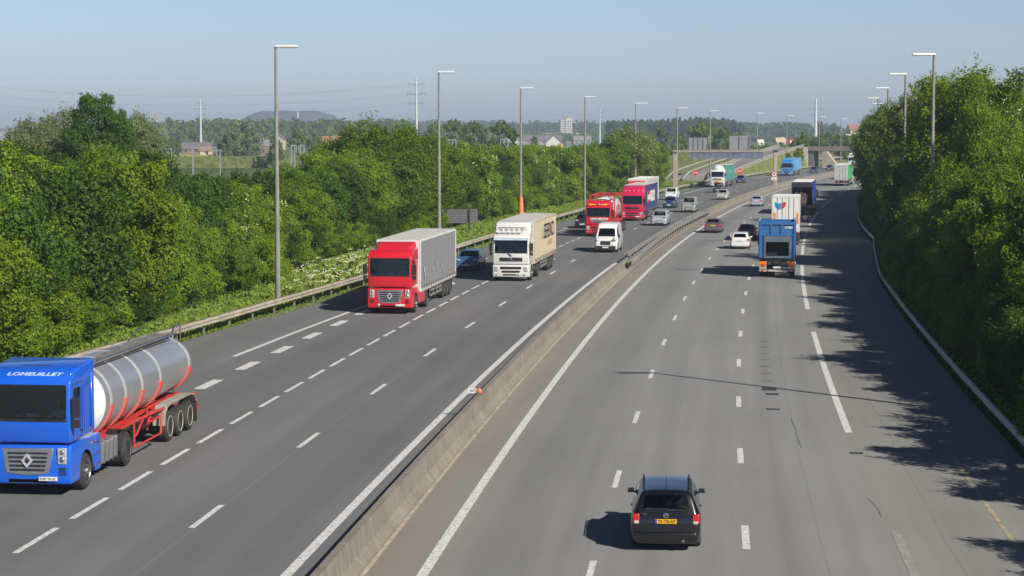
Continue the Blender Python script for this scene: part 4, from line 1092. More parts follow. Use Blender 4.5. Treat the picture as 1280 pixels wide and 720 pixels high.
proto('locust3', 13, 4.2, 2.0, 60, 380, .34, 'olive', seed=19, flowers=420, ragged=.9)
proto('poplar', 14, 2.5, .6, 60, 300, .34, 'dark', 'poplar', seed=10)
proto('talldark', 13, 3.0, 1.0, 52, 330, .34, 'dark', 'shrub', seed=21, ragged=.5)
proto('willow', 11, 4.6, 1.0, 60, 360, .34, 'grey', seed=11, ragged=.6)
proto('darkbush', 7, 2.8, .2, 36, 300, .30, 'dark', 'shrub', seed=12, ragged=.4)
proto('farround', 14, 6, .5, 30, 120, 1.0, 'mid', seed=13)
proto('farpoplar', 18, 3.6, .5, 46, 110, .9, 'dark', 'round', seed=14)
proto('fargrey', 13, 6, .5, 26, 110, 1.0, 'grey', seed=15)
trng = random.Random(5)
def tree(key, P, h, wide=1.0, label='', group=None, name='tree', cat=None):
    me, tm, H, fm = PROTO[key]; s = h / H
    root = thing(name, label, cat or name.replace('_', ' '), P, trng.uniform(0, 6.28), group)
    root.scale = (s * wide * trng.uniform(.9, 1.1), s * wide * trng.uniform(.9, 1.1), s)
    link('crown', me, root); link('trunk', tm, root)
    if fm: link('blossom', fm, root)
    return root
# left: front row of bushes and small trees behind the verge
for i, y in enumerate(np.arange(66, 330, 3.7)):
    dd = float(np.interp(y, [60, 100, 130, 150, 180, 260, 330], [-25.0, -24.2, -25.0, -27.0, -27.2, -25.6, -24.5])) + trng.uniform(-.8, .8)
    h = float(np.interp(y, [60, 95, 118, 150, 178, 200, 230, 280, 330], [8.6, 8.6, 7.0, 6.2, 7.4, 8.2, 7.6, 7.0, 7.6])) * trng.uniform(.78, 1.12)
    k = trng.choice(['broad3', 'broad3', 'shrub2', 'broad2', 'shrub1', 'darkbush'])
    if 128 < y < 152: k = trng.choice(['elder', 'broad3', 'elder']); h *= .85
    if h > 5.2 and k[:5] == 'shrub': k = {'shrub1': 'broad2', 'shrub2': 'broad3'}[k]
    if y > 225: k = trng.choice(['darkbush', 'broad2', 'shrub1', 'elder', 'broad3'])
    tree(k, rp(y, dd - 1.5), h, 1.0 if h > 6 else 1.1, 'leafy green bush in the front row behind the left guard rail' if k != 'elder' else 'bush dotted with cream blossom behind the left guard rail',
         'bushes behind the left verge' if k != 'elder' else 'blossoming bushes behind the left verge', 'bush')
for y in np.arange(72, 330, 3.3):
    dd = float(np.interp(y, [60, 100, 130, 150, 180, 260, 330], [-25.2, -24.3, -24.9, -26.6, -26.8, -25.4, -24.4])) + trng.uniform(-.5, .5)
    tree(trng.choice(['shrub1', 'shrub2', 'shrub2', 'darkbush', 'shrub1']), rp(y, dd), trng.uniform(1.8, 3.8), 1.25, 'low rounded shrub at the foot of the bushes on the left verge', 'low shrubs on the left verge', 'shrub')
for row, (d0, h0, st) in enumerate(((-31, 8.6, 5.2), (-37, 8.8, 6.5), (-45, 8.8, 7.5))):
    for y in np.arange(84 + row * 3, 330, st):
        X = rp(y, d0); px = 640 + 2547 * X.x / X.y
        if px < -120 or 195 < px < 262 and row > 0 or 262 <= px < 395 and row > 0: continue
        h = h0 * trng.uniform(.85, 1.1)
        if 150 < px < 395: h = 7.2 * trng.uniform(.85, 1.05)
        if px > 545: h = min(h, 7.6 * trng.uniform(.9, 1.1))
        tree(trng.choice(['broad1', 'broad2', 'broad3', 'darkbush']), X + Vector((trng.uniform(-1, 1), trng.uniform(-1.5, 1.5), 0)), h, 1.0,
             'green broadleaf tree in the rows behind the left bushes', 'trees in the left thicket', 'tree')
for (px, z, yt, key, w, lb, cat) in (
    (121, 172, 119, 'talldark', .82, 'tall dark green tree standing above the left thicket', 'tree'),
    (146, 176, 138, 'talldark', .6, 'shorter dark tree leaning on the tallest one at left', 'tree'),
    (50, 176, 152, 'willow', .95, 'grey-green willow at far left behind the bright bushes', 'tree'),
    (86, 186, 139, 'willow', .85, 'grey-green willow just left of the tall dark tree', 'tree'),
    (165, 190, 143, 'willow', .7, 'silvery willow right of the tall dark tree', 'tree'),
    (182, 205, 172, 'willow', .5, 'low silvery willow behind the first catenary mast', 'tree'),
    (14, 172, 164, 'willow', .8, 'grey-green willow touching the left edge of the photo', 'tree'),
    (4, 150, 178, 'broad1', 1.0, 'yellow-green tree at the left edge of the photo', 'tree'),
    (170, 150, 188, 'darkbush', .9, 'dark bush below the leaning strut of the mast', 'bush'),
    (425, 196, 178, 'dome', .85, 'left shoulder of the big dome: round green tree', 'tree'),
    (470, 192, 155, 'dome', 1.1, 'big dome shaped green tree in the middle of the left thicket', 'tree'),
    (512, 200, 160, 'dome', .95, 'round green tree on the right flank of the big dome', 'tree'),
    (548, 214, 176, 'broad2', 1.1, 'dark green tree just right of the second lamp post', 'tree'),
    (785, 320, 158, 'locust3', .95, 'pale blossoming tree above the blue and red truck', 'tree'),
    (760, 315, 170, 'broad2', 1.0, 'green tree left of the pale blossoming one', 'tree'),
    (806, 335, 168, 'locust3', .7, 'lower blossoming tree left of the gantry', 'tree'),
    (822, 345, 178, 'broad1', .6, 'bright green tree touching the gantry column', 'tree'),
    (742, 300, 186, 'broad1', .9, 'green tree behind the fourth lamp post', 'tree')):
    tree(key, at(px, z), HC + (164 - yt) * z / 2547, w, lb, None, 'tree' if cat == 'tree' else 'bush')
# right: bushes against the rail, tall trees behind
for i, y in enumerate([44.5] + list(np.arange(53, 345, 2.9))):
    dd = float(np.interp(y, [40, 215, 245, 345], [20.7, 20.6, 20.4, 20.4])) + trng.uniform(-.5, .7)
    h = float(np.interp(y, [40, 60, 90, 140, 230, 345], [6.4, 7.0, 7.8, 7.9, 8.7, 10.5])) * trng.uniform(.82, 1.08)
    k = trng.choice(['broad3', 'broad3', 'darkbush', 'broad2', 'broad3', 'broad2'])
    tree(k, rp(y, dd), h, .92 if k[:5] == 'broad' else .8, 'leafy bush overhanging the right guard rail', 'bushes along the right guard rail', 'bush')
for y in np.arange(60, 330, 2.6):
    tree(trng.choice(['shrub1', 'darkbush', 'shrub1']), rp(y, dr(y) + 1.9 + trng.uniform(-.3, .5)), trng.uniform(2.2, 4.2), 1.0, 'low shaded shrub pressed against the right guard rail', 'low shrubs along the right guard rail', 'shrub')
for row, (d0, h0, st) in enumerate(((24.5, 11.2, 4.6), (30, 13.6, 5.6), (37, 14.0, 7.5))):
    for y in np.arange(62 + row * 14, 350, st):
        X = rp(y, d0 - (3 if y > 240 and row == 0 else 0) - (4 if y > 240 and row == 1 else 0)) + Vector((trng.uniform(-.8, .8), trng.uniform(-1.5, 1.5), 0))
        px = 640 + 2547 * X.x / X.y
        if px > 1420: continue
        h = h0 * float(np.interp(y, [60, 110, 135, 160, 200, 260, 340], [.66, .76, .82, .90, .92, .95, .90])) * trng.uniform(.86, 1.05)
        if row == 0 and y < 120: h = 9.5 * trng.uniform(.9, 1.05)
        k = trng.choice(['locust', 'locust2', 'locust3', 'locust'] if h > 9 else ['broad1', 'broad3'])
        tree(k, X, h, .95, {'locust': 'tall locust tree with a few cream blossoms behind the right bushes', 'locust2': 'tall yellow-green locust tree behind the right bushes',
             'locust3': 'tall locust tree thick with cream blossom behind the right bushes'}.get(k, 'green tree behind the right bushes'), {'locust': 'locust trees on the right', 'locust2': 'yellow-green locust trees on the right', 'locust3': 'blossoming locust trees on the right'}.get(k, 'trees on the right'), 'tree')
for (px, z, yt, key, w, lb) in ((1222, 150, 90, 'locust2', 1.05, 'broad locust crown at the very top of the right wood'), (1186, 184, 101, 'locust3', .75, 'blossoming locust just right of the tallest looking lamp post'), (1262, 146, 94, 'locust', 1.0, 'tall locust at the right edge, beside the broadest crown'),
    (1146, 192, 112, 'locust3', .9, 'blossoming locust between the two nearest lamp posts on the right'), (1118, 222, 124, 'locust', .9, 'locust left of the second right-hand lamp post'), (1228, 130, 126, 'locust2', .6, 'lower yellow-green locust in front of the broadest crown'), (1092, 262, 142, 'locust3', .8, 'blossoming locust at the left tip of the right wood')):
    tree(key, at(px, z), HC + (164 - yt) * z / 2547, w, lb, None, 'tree')
for (y, dd, h) in ((258, 22.0, 12.0), (272, 21.4, 12.8), (288, 21.2, 12.6), (305, 21.0, 11.2), (322, 20.8, 9.8)):
    tree('locust', rp(y, dd), h, .85, 'tall locust tree at the left edge of the right-hand wood', 'edge trees of the right wood', 'tree')

# middle distance trees
for (px, z, yt, key, w, lb) in (
    (300, 640, 153, 'fargrey', .8, 'grey-green tree beyond the railway, behind the nearest lamp post'), (318, 660, 160, 'fargrey', .6, 'smaller grey-green tree beside the pitched barn'), (282, 600, 166, 'fargrey', .6, 'low grey tree right of the brown barn'),
    (345, 560, 168, 'fargrey', .6, 'olive tree beyond the twin masts'), (395, 640, 164, 'fargrey', .6, 'round olive tree left of the orange roof'), (372, 700, 160, 'farround', .5, 'green tree above the twin masts'),
    (224, 700, 172, 'farround', .35, 'small green tree beside the yellow field'), (242, 1000, 163, 'farround', .5, 'small tree left of the thin pylon'), (216, 760, 170, 'farround', .45, 'small round tree beyond the first mast'),
    (668, 900, 170, 'farround', .5, 'small round tree before the white houses'), (628, 620, 152, 'farround', .85, 'tall round tree left of the third lamp post'), (610, 640, 160, 'fargrey', .8, 'greyish tree left of the tall round one'),
    (592, 700, 152, 'farround', .8, 'dark rounded tree right of the second lamp post'), (568, 760, 150, 'farround', .85, 'broad tree directly behind the second lamp post'), (545, 780, 153, 'farround', .7, 'hazy tree between pylon and lamp post'),
    (505, 900, 150, 'farround', .8, 'tree at the foot of the tall pylon'), (530, 700, 165, 'fargrey', .6, 'grey bush line right of the tall pylon'), (650, 460, 186, 'farround', .5, 'green tree right of the small railway lamp'),
    (585, 400, 182, 'farround', .55, 'green tree behind the railway masts'), (615, 380, 186, 'farround', .55, 'green tree left of the small railway lamp'), (680, 420, 184, 'farround', .55, 'green tree below the white gable'), (720, 440, 186, 'farround', .5, 'green tree right of the yellow warning sign'),
    (820, 620, 160, 'fargrey', .9, 'grey-green willow behind the gantry column'), (835, 560, 172, 'fargrey', .7, 'low willow left of the gantry sign'), (850, 640, 168, 'farround', .7, 'dark tree beside the first gantry sign'),
    (875, 720, 154, 'farround', 1.0, 'green tree above the first gantry sign'), (890, 740, 156, 'farround', .9, 'green tree behind the seventh lamp post'), (905, 700, 160, 'farround', .8, 'dark tree between the gantry signs'), (922, 720, 166, 'farround', .6, 'low tree over the second gantry sign'),
    (1002, 575, 172, 'farround', .55, 'bright tree left of the overpass'), (990, 565, 183, 'farround', .4, 'small bush left of the overpass abutment'), (998, 530, 192, 'broad1', .9, 'green tree against the overpass abutment'), (985, 525, 198, 'broad2', .8, 'dark bush on the bank behind the blue truck'),
    (1095, 1400, 150, 'farround', .9, 'hazy tree right of the red roofs')):
    tree(key, at(px, z, 0 if not 520 < z < 580 or px < 900 else 1.5), HC + (164 - yt) * z / 2547, w, lb, None, 'tree')
for i, px in enumerate(np.arange(1010, 1110, 6.2)):
    z = trng.uniform(640, 800); tree('farround', at(px, z), 8.3 * trng.uniform(.85, 1.15), .8, 'low tree in the hazy row above the overpass', 'trees beyond the overpass', 'tree')
for px in np.arange(930, 1010, 9):
    z = trng.uniform(760, 900); tree('farround', at(px, z), 5.2 * trng.uniform(.8, 1.2), .9, 'small bush beyond the slip road', 'bushes beyond the slip road', 'bush')
for px in np.arange(762, 930, 5.0):
    if 852 < px < 858: continue
    z = 1450 + trng.uniform(-20, 20); h = HC + (164 - np.interp(px, [760, 800, 840, 880, 915, 930], [152, 150, 149, 147.5, 150, 156])) * z / 2547
    tree('farpoplar', at(px, z), h * trng.uniform(.95, 1.05), 1.0, 'poplar of the long hazy row behind the gantry', 'far poplar row', 'poplar')
tree('farpoplar', at(1022, 1300), HC + 12.5 * 1300 / 2547, .9, 'lone dark poplar beside the tall pylon at right', None, 'poplar')
tree('farround', at(1042, 1700), HC + 10 * 1700 / 2547, .85, 'big hazy round tree right of the lone poplar', None, 'tree')
# far woods: one mass each
def wood(name, label, pts, dz, leaf, per, lm, seed):
    rng = np.random.default_rng(seed); P, Nn, T = [], [], []
    for (x, y, h, r) in pts:
        n = per; d = rng.normal(size=(n, 3)); d[:, 2] = np.abs(d[:, 2]) ; d /= np.linalg.norm(d, axis=1, keepdims=True)
        lump = 1 + .15 * np.sin(d @ rng.normal(size=3) * 6)
        P.append(np.array([x, y, h * .35]) + d * lump[:, None] * np.array([r, r, h * .65])); Nn.append(d + rng.normal(size=(n, 3)) * .5); T.append(rng.uniform(.2, .8) + rng.normal(size=n) * .15)
        k = per // 3; q = rng.normal(size=(k, 3)); q[:, 2] = rng.uniform(0, .4, k); q[:, :2] /= np.linalg.norm(q[:, :2], axis=1, keepdims=True)
        P.append(np.array([x, y, 0]) + q * np.array([r, r, h])); Nn.append(q + rng.normal(size=(k, 3)) * .4); T.append(np.full(k, .4))
    P = np.concatenate(P); me = leaves_mesh(name, P, np.concatenate(Nn), rng.uniform(.7, 1.3, len(P)) * leaf, np.concatenate(T), LEAF[lm])
    o = link(name, me); tag(o, label, 'wood', None, 'stuff'); return o
def belt(px0, px1, z, step, yt, jit, r, seed):
    rnd = random.Random(seed); out = []
    for px in np.arange(px0, px1, step):
        zz = z + rnd.uniform(-.03, .03) * z; t = yt(px) if callable(yt) else yt
        h = HC + (164 - t) * zz / 2547 + rnd.uniform(-jit, jit); out.append((px * zz / 2547 - 640 * zz / 2547, zz, h, r * rnd.uniform(.8, 1.2)))
    return out
wood('wood', 'dense belt of trees below the slag heap at left', belt(168, 500, 1450, 6.5, 152, 1.6, 6.5, 1) + belt(168, 500, 1380, 9, 155, 1.5, 6, 2), 0, 2.4, 260, 'mid', 1)
wood('wood', 'low hazy wood along the horizon in the middle', belt(480, 790, 2600, 3.6, lambda p: 153 if p < 640 else 154.5, 2.5, 10, 3), 0, 4.0, 150, 'dark', 2)
wood('wood', 'far hazy wood behind the gantry and poplars', belt(740, 1000, 2400, 4.2, 157, 3, 10, 4), 0, 4.0, 150, 'dark', 3)
wood('wood', 'blue hazy wood right of the slip road', belt(930, 1045, 2000, 4.0, lambda p: 158 + 2 * math.sin(p * .1), 2.5, 10, 5) + belt(1045, 1120, 2200, 5, 163, 2, 9, 6), 0, 3.5, 150, 'dark', 4)
wood('wood', 'thin line of trees on the left horizon', belt(-60, 180, 2600, 6, 161, 2, 9, 7), 0, 4, 120, 'dark', 5)
wood('hedge', 'low hedge and scrub in front of the yellow field', belt(180, 420, 600, 6, 198, .7, 3, 8) , 0, 1.3, 160, 'olive', 6)
wood('hedge', 'scrub across the fields behind the third lamp post', belt(600, 800, 800, 5, 187, 1.0, 4.0, 9), 0, 1.5, 160, 'olive', 7)
wood('hedge', 'row of small bushes behind the far houses', belt(560, 780, 1900, 5, 167, 1.5, 6, 10), 0, 2.6, 110, 'mid', 8)
# verge grass, flowers
def verge(name, label, ys, df, n, h, col, seed, flower=0):
    rng = np.random.default_rng(seed); P, Nn, S = [], [], []
    y = rng.uniform(ys[0], ys[1], n)
    # denser near the camera
    for yy in y:
        a, b = df(yy); dd = rng.uniform(a, b); p = rp(yy, dd); P.append((p.x, p.y, rng.uniform(.05, 1) * h)); Nn.append((rng.normal() * .6, -1 + rng.normal() * .5, rng.normal() * .4 + .3)); S.append(rng.uniform(.5, 1.2) * h * 1.1)
    P = np.array(P); me = leaves_mesh(name, P, np.array(Nn), np.array(S), rng.uniform(.1, 1, n), col)
    o = link(name, me); tag(o, label, 'grass' if not flower else 'flowers', None, 'stuff'); return o
GR = leaf_mat('grass_blades', (.11, .17, .02), (.29, .37, .05), trans=.35)
verge('grass', 'long green grass between the left guard rail and the bushes', (66, 420), lambda y: (dl(y) - 8.5, dl(y) - .35), 70000, .22, GR, 1)
verge('grass', 'thin grass growing under the left guard rail edge', (66, 380), lambda y: (dl(y) - .3, dl(y) + .75 if 108 < y < 260 else dl(y) + .1), 9000, .12, GR, 2)
verge('grass', 'short grass at the foot of the right guard rail', (40, 330), lambda y: (dr(y) + .1, dr(y) + 2.5), 14000, .2, GR, 3)
def flowers(label, spots, n, seed):
    rng = np.random.default_rng(seed); P, Nn = [], []
    for k in range(n):
        (y0, y1, da, db) = spots[rng.integers(len(spots))]; y = rng.uniform(y0, y1); dd = dl(y) + rng.uniform(da, db); p = rp(y, dd); h = rng.uniform(.45, 1.15)
        for q in range(7): P.append((p.x + rng.normal() * .12, p.y + rng.normal() * .12, h + rng.normal() * .03)); Nn.append((rng.normal() * .35, rng.normal() * .35 - .4, 1))
    me = leaves_mesh('flowers', np.array(P), np.array(Nn), np.full(len(P), .12), np.zeros(len(P)), FLOWER); tag(link('flowers', me), label, 'flowers', None, 'stuff')
    me = leaves_mesh('stems', np.array(P)[::7] - np.array([0, 0, .3]), np.array([(rng.normal(), -1, .1) for _ in P[::7]]), np.full(len(P[::7]), .5), np.full(len(P[::7]), .5), GR); tag(link('undergrowth', me), 'green stalks under the white flowers, ' + label.split(',')[-1].strip(), 'undergrowth', None, 'stuff')
flowers('drift of white flowers on the verge, left of the red truck', [(128, 156, -5.5, -.8), (136, 168, -7.0, -1.5), (122, 140, -3.2, -.8)], 200, 1)
0 and flowers('small drift of white flowers on the verge, between the red and the white truck', [(185, 222, -2.2, -.6)], 110, 2)

# ------------------------------------------------------------------ far buildings and masts
def house(px, z, w, dp, hw, hr, wall, roof, label, rz=0.0, h0=0, cat='house', wins=3, name='house'):
    root = thing(name, label, cat, at(px, z, h0), rz)
    b = MB(); b.box(-w / 2, w / 2, 0, dp, 0, hw); b.prism([(0, hw), (dp, hw), (dp / 2, hw + hr)], -w / 2, w / 2); b.build('wall', wall, root, smooth=0)
    r = MB(); o = .35
    for s in (0, 1):
        y0, y1 = (-o, dp / 2) if s == 0 else (dp + o, dp / 2); z0 = hw - o * hr / (dp / 2)
        r.add([(-w / 2 - o, y0, z0 + .05), (w / 2 + o, y0, z0 + .05), (w / 2 + o, y1, hw + hr + .05), (-w / 2 - o, y1, hw + hr + .05), (-w / 2 - o, y0, z0 + .25), (w / 2 + o, y0, z0 + .25), (w / 2 + o, y1, hw + hr + .25), (-w / 2 - o, y1, hw + hr + .25)],
              [(0, 1, 2, 3), (7, 6, 5, 4), (0, 4, 5, 1), (2, 6, 7, 3), (0, 3, 7, 4), (1, 5, 6, 2)])
    ro = r.build('roof', roof, root, smooth=0)
    c = MB(); c.box(w * .2, w * .2 + .6, dp * .45, dp * .55, hw + hr * .6, hw + hr + .9); c.build('chimney', roof, ro)
    for k in range(wins):
        x = -w / 2 + w * (k + .5) / wins; q = MB(); q.box(x - .5, x + .5, -.04, .02, hw * .45, hw * .45 + 1.2); q.build('window', MATS['black_plastic'], root)
    q = MB(); q.box(-.5 + w * .12, .5 + w * .12, -.05, .02, 0, 2.1); q.build('door', DARKM, root)
    return root
WH = mat('render_white', (.72, .70, .66), .85); BR = mat('brick_brown', (.20, .145, .115), .9, vary=.2); RT = mat('roof_orange', (.34, .17, .11), .85, vary=.15); RS = mat('roof_slate', (.16, .14, .15), .8, vary=.2); RG = mat('roof_grey', (.24, .22, .22), .8, vary=.15); CRM = mat('render_cream', (.6, .48, .33), .85)
house(246, 900, 13.5, 10, 2.4, 2.6, BR, RS, 'brown brick farmhouse with slate roof beyond the yellow field', .15)
house(258, 880, 5, 5, 1.8, 1.5, CRM, RT, 'small cream lean-to in front of the brown farmhouse', .1, cat='shed', wins=1, name='shed')
house(330, 760, 9.5, 12, 4.6, 2.2, BR, RG, 'long grey roofed barn behind the nearest lamp post', .5, cat='barn', name='barn')
house(357, 1100, 5, 8, 5.8, 3.2, CRM, RS, 'cream gable peeping out of the trees above the masts', 1.45, wins=1)
house(415, 880, 9, 9, 5.2, 2.6, CRM, RT, 'house with orange tiled roof left of the big dome tree', .1)
house(703, 1150, 4.5, 9, 3.6, 4.2, WH, RS, 'white gable end right above the yellow warning sign', 1.45, wins=1)
house(647, 1300, 4.5, 9, 6.0, 3.2, WH, RS, 'white gable end just left of the third lamp post', 1.45, wins=1)
for i, (px, w) in enumerate(((660, 15), (679, 13), (692, 12))):
    house(px, 1500, w, 9, 3.4, 3.6, mat('render_grey', (.35, .31, .29), .85), RS, ('dark slate roofed house right of the third lamp post', 'middle dark slate roofed house of the far row', 'dark slate roofed house left of the tower block')[i], .05)
for i, (px, w) in enumerate(((646, 12), (655, 9), (674, 5), (681, 7), (694, 12), (719, 7))):
    house(px, 2350, w, 9, 6.4, 1.2, mat('render_bright', (.8, .8, .78), .8), mat('roof_white', (.7, .7, .7), .7), ('leftmost far white building on the horizon', 'far white building right of the third lamp post', 'small far white building on the horizon', 'taller far white building on the horizon',
          'long far white building left of the tower block', 'far white building right of the tower block')[i], 0, 0, 'building', 2, 'building')
house(728, 1500, 13, 9, 3.5, 3.0, mat('render_blue', (.3, .36, .42), .85), RG, 'blue-grey house left of the fourth lamp post', .1)
house(976, 1250, 5.5, 7, 3.4, 2.6, CRM, CRM, 'small pale cream house left of the ninth lamp post', .1, wins=1)
house(951, 1500, 4, 6, 1.6, 2.2, WH, WH, 'tiny white gable right of the eighth lamp post', .1, wins=1)
house(1063, 900, 10, 8, 2.6, 1.0, WH, mat('roof_white', (.7, .7, .7), .7), 'low white building above the overpass', 0, 5)
house(1083, 1300, 22, 12, 3.5, 3.2, CRM, RT, 'long house with orange roof beside the right-hand wood', .05, 7.5)
house(14, 1900, 22, 12, 10.5, 2.2, mat('render_bluegrey', (.30, .33, .38), .85), RS, 'grey-blue long building on the left horizon', 0, cat='building', name='building')
house(3, 900, 8, 8, 4.0, 2.0, WH, RG, 'white house hidden behind the trees at the left edge', 0)
def tower_block():
    root = thing('tower_block', 'pale high-rise block on the horizon between the third and fourth lamp posts', 'tower block', at(708, 2500), .18)
    b = MB(); b.box(-1.2, 7, 0, 12, 0, 25.5); b.box(-7, -1.2, 1.5, 12, 0, 24); b.build('wall', mat('tower_concrete', (.62, .58, .54), .85, vary=.08), root, smooth=0)
    for k in range(8):
        q = MB()
        for x in (-6, -4, 0, 2.2, 4.6): q.box(x, x + 1.2, -.05 if x > -1.3 else 1.45, .1 if x > -1.3 else 1.6, 1.5 + k * 2.8, 3.0 + k * 2.8)
        q.build('window', MATS['dark_metal'], root, smooth=0)
    q = MB(); q.box(1, 4, 4, 8, 25.5, 27.6); q.build('roof', MATS['render_grey'], root)
tower_block()
t_ = thing('church_tower', 'distant white church tower with pointed roof on the left horizon', 'church tower', at(195.5, 2700), .2)
b = MB(); b.box(-3.2, 3.2, -3.2, 3.2, 0, 24.5); b.build('wall', WH, t_, smooth=0); b = MB(); b.box(-3.5, 3.5, -3.5, 3.5, 24.5, 30, tx=1.9, ty=1.9); b.box(-1.6, 1.6, -1.6, 1.6, 30, 38, tx=1.5, ty=1.5); b.build('roof', RT, t_, smooth=0)
b = MB(); b.box(-1, 1, -3.3, -3.2, 18, 22); b.build('window', DARKM, t_)
w_ = thing('chimney_stack', 'thin white chimney in front of the slag heap', 'chimney', at(373.3, 2600), 0)
b = MB(); b.tube((0, 0, 0), (0, 0, 33), 1.1, .8); b.build('shaft', WH, w_); b = MB(); b.tube((0, 0, 33), (0, 0, 34.5), 1.2, 1.2); b.build('cap', WH, w_)
# slag heap
hm = MB(); rng = np.random.default_rng(3); nx, ny = 40, 14; vs = []
for j in range(ny + 1):
    for i in range(nx + 1):
        u = i / nx; v = j / ny; px = 286 + (430 - 286) * u
        prof = np.interp(px, [286, 302, 318, 388, 404, 418, 430], [153, 145, 138, 137.5, 142, 149, 155]); hh = max(0, HC + (164 - prof) * 3400 / 2547) if 286 < px < 430 else 0
        e_ = min(1, v * 4, (1 - v) * 4); vs.append(((px - 640) * 3400 / 2547, 3400 + v * 260, -1 + hh * e_ + (rng.normal() * .5 if 0 < v < 1 else 0)))
hm.add(vs, [(j * (nx + 1) + i, j * (nx + 1) + i + 1, (j + 1) * (nx + 1) + i + 1, (j + 1) * (nx + 1) + i) for j in range(ny) for i in range(nx)])
ho = hm.build('hill', mat('shale', (.055, .06, .075), .95, vary=.25, scale=.02), None, smooth=60); ho['kind'] = 'structure'
# fields
def field(name, pts, col):
    q = MB(); q.add([(p.x, p.y, .02) for p in pts], [tuple(range(len(pts)))]); o = q.build(name, col, None, smooth=0, fix=False); o['kind'] = 'structure'
field('field', [at(198, 620), at(258, 620), at(262, 980), at(205, 980)], mat('rape_field', (.34, .34, .03), .95, vary=.2, scale=.05))
field('field', [at(690, 1000), at(780, 1000), at(780, 1200), at(690, 1200)], mat('plough_field', (.22, .17, .11), .95, vary=.15, scale=.05))
field('field', [at(640, 1210), at(800, 1210), at(800, 1420), at(640, 1420)], mat('barley_field', (.16, .2, .07), .95, vary=.15, scale=.05))
field('field', [at(940, 900), at(1010, 900), at(1010, 1500), at(930, 1500)], mat('green_field', (.09, .16, .03), .95, vary=.15, scale=.05))
# railway masts
STL = mat('railway_steel', (.36, .38, .42), .5, .4, vary=.1)
def mast(px, z, h, twin, arm, label, stay=False):
    root = thing('catenary_mast', label, 'railway mast', at(px, z), 0, 'railway masts across the left fields')
    b = MB()
    for x in ((-.35, .35) if twin else (0,)):
        b.box(x - .1, x + .1, -.1, -.06, 0, h); b.box(x - .1, x + .1, .06, .1, 0, h); b.box(x - .03, x + .03, -.06, .06, 0, h)
    for k in np.arange(.5, h, .8):
        if twin: b.box(-.35, .35, -.03, .03, k, k + .06)
    b.build('post', STL, root)
    a = MB(); L_ = arm; a.box(min(-.4, L_), max(.4, L_), -.06, .06, h - .15, h + .05); a.box(L_ - .08, L_ + .08, -.05, .05, h - 1.6, h - .1); a.tube((0, 0, h - 1.8), (L_ * .8, 0, h - .2), .04)
    a.build('arm', STL, root)
    if stay: s = MB(); s.tube((-.3, 0, h - 3.0), (-4.4, 0, h - .4), .07); s.tube((-.3, 0, h - .3), (-4.3, 0, h - 1.2), .03); s.build('stay', STL, root)
    return root
mast(199.5, 300, 7.6, True, 1.9, 'nearest twin railway mast with an arm to the right and a slanting stay', True)
mast(242, 380, 7.1, False, 4.4, 'single railway mast before the brown farmhouse')
mast(367, 420, 7.3, True, 1.2, 'left mast of the pair right of the nearest lamp post'); mast(378.5, 420, 7.3, True, -1.2, 'right mast of the pair right of the nearest lamp post')
mast(276, 430, 6.2, False, -1.6, 'small single railway mast right of the farmhouse'); mast(568, 430, 8.4, True, -1.6, 'twin railway mast behind the direction sign'); mast(578, 450, 7.6, False, 1.4, 'thin railway mast right of the twin one')
mast(635, 350, 8.8, False, -1.3, 'railway mast with short arm left of the third lamp post'); mast(709.5, 380, 8.2, False, .5, 'thin dark mast right of the yellow warning sign')
# power pylons
def pylon(px, z, yt, arms, label, r=.75):
    h = HC + (164 - yt) * z / 2547; root = thing('power_pylon', label, 'pylon', at(px, z), 0)
    b = MB(); b.tube((0, 0, 0), (0, 0, h), r, r * .4, 12); b.build('shaft', mat('pylon_paint', (.62, .66, .70), .5, .2, vary=.05), root)
    for k in range(arms):
        zz = h - (2.4 + k * 4.2) * (h / 34); a = MB(); w = (3.4, 4.0, 3.2)[k % 3] * (h / 34)
        for s in (-1, 1): a.tube((0, 0, zz - .8), (s * w, 0, zz), .22, .10, 6); a.tube((s * w, 0, zz), (s * w, 0, zz - 1.6), .10, .10, 6)
        a.build('cross_arm', mat('pylon_arm', (.26, .29, .33), .5, .3), root)
    return root, h
pylon(521, 900, 98, 3, 'tall white pylon with three cross arms between the first two lamp posts'); pylon(252, 1350, 124, 3, 'thin white pylon above the brown farmhouse', .95)
pylon(749.5, 1500, 136, 3, 'thin white pylon right of the fourth lamp post', .85); pylon(1018.5, 1150, 123, 3, 'tall white pylon above the overpass', 1.2); pylon(1073.5, 1700, 145, 2, 'small pylon before the orange roofs', .9)
def cable(p0, p1, sag, lb):
    pts = [p0.lerp(p1, t) - Vector((0, 0, sag * 4 * t * (1 - t))) for t in np.linspace(0, 1, 15)]
    b = MB(); b.path(pts, .018, 4); o = b.build('power_cable', DARKM, None); tag(o, lb, 'cable', 'power cables')
for k in range(3):
    hz = 33.4 - 2.6 - k * 4.2
    for s in (-1, 1):
        A0 = at(521, 900, hz) + Vector((s * 3.6, 0, 0)); cable(A0, at(-90, 1000, hz + 5), 7, 'faint power cable running left from the tall pylon'); cable(A0, at(749.5, 1500, 22) + Vector((s * 3, 0, 2 - k * 3)), 7, 'faint power cable between the tall pylon and the thin one')
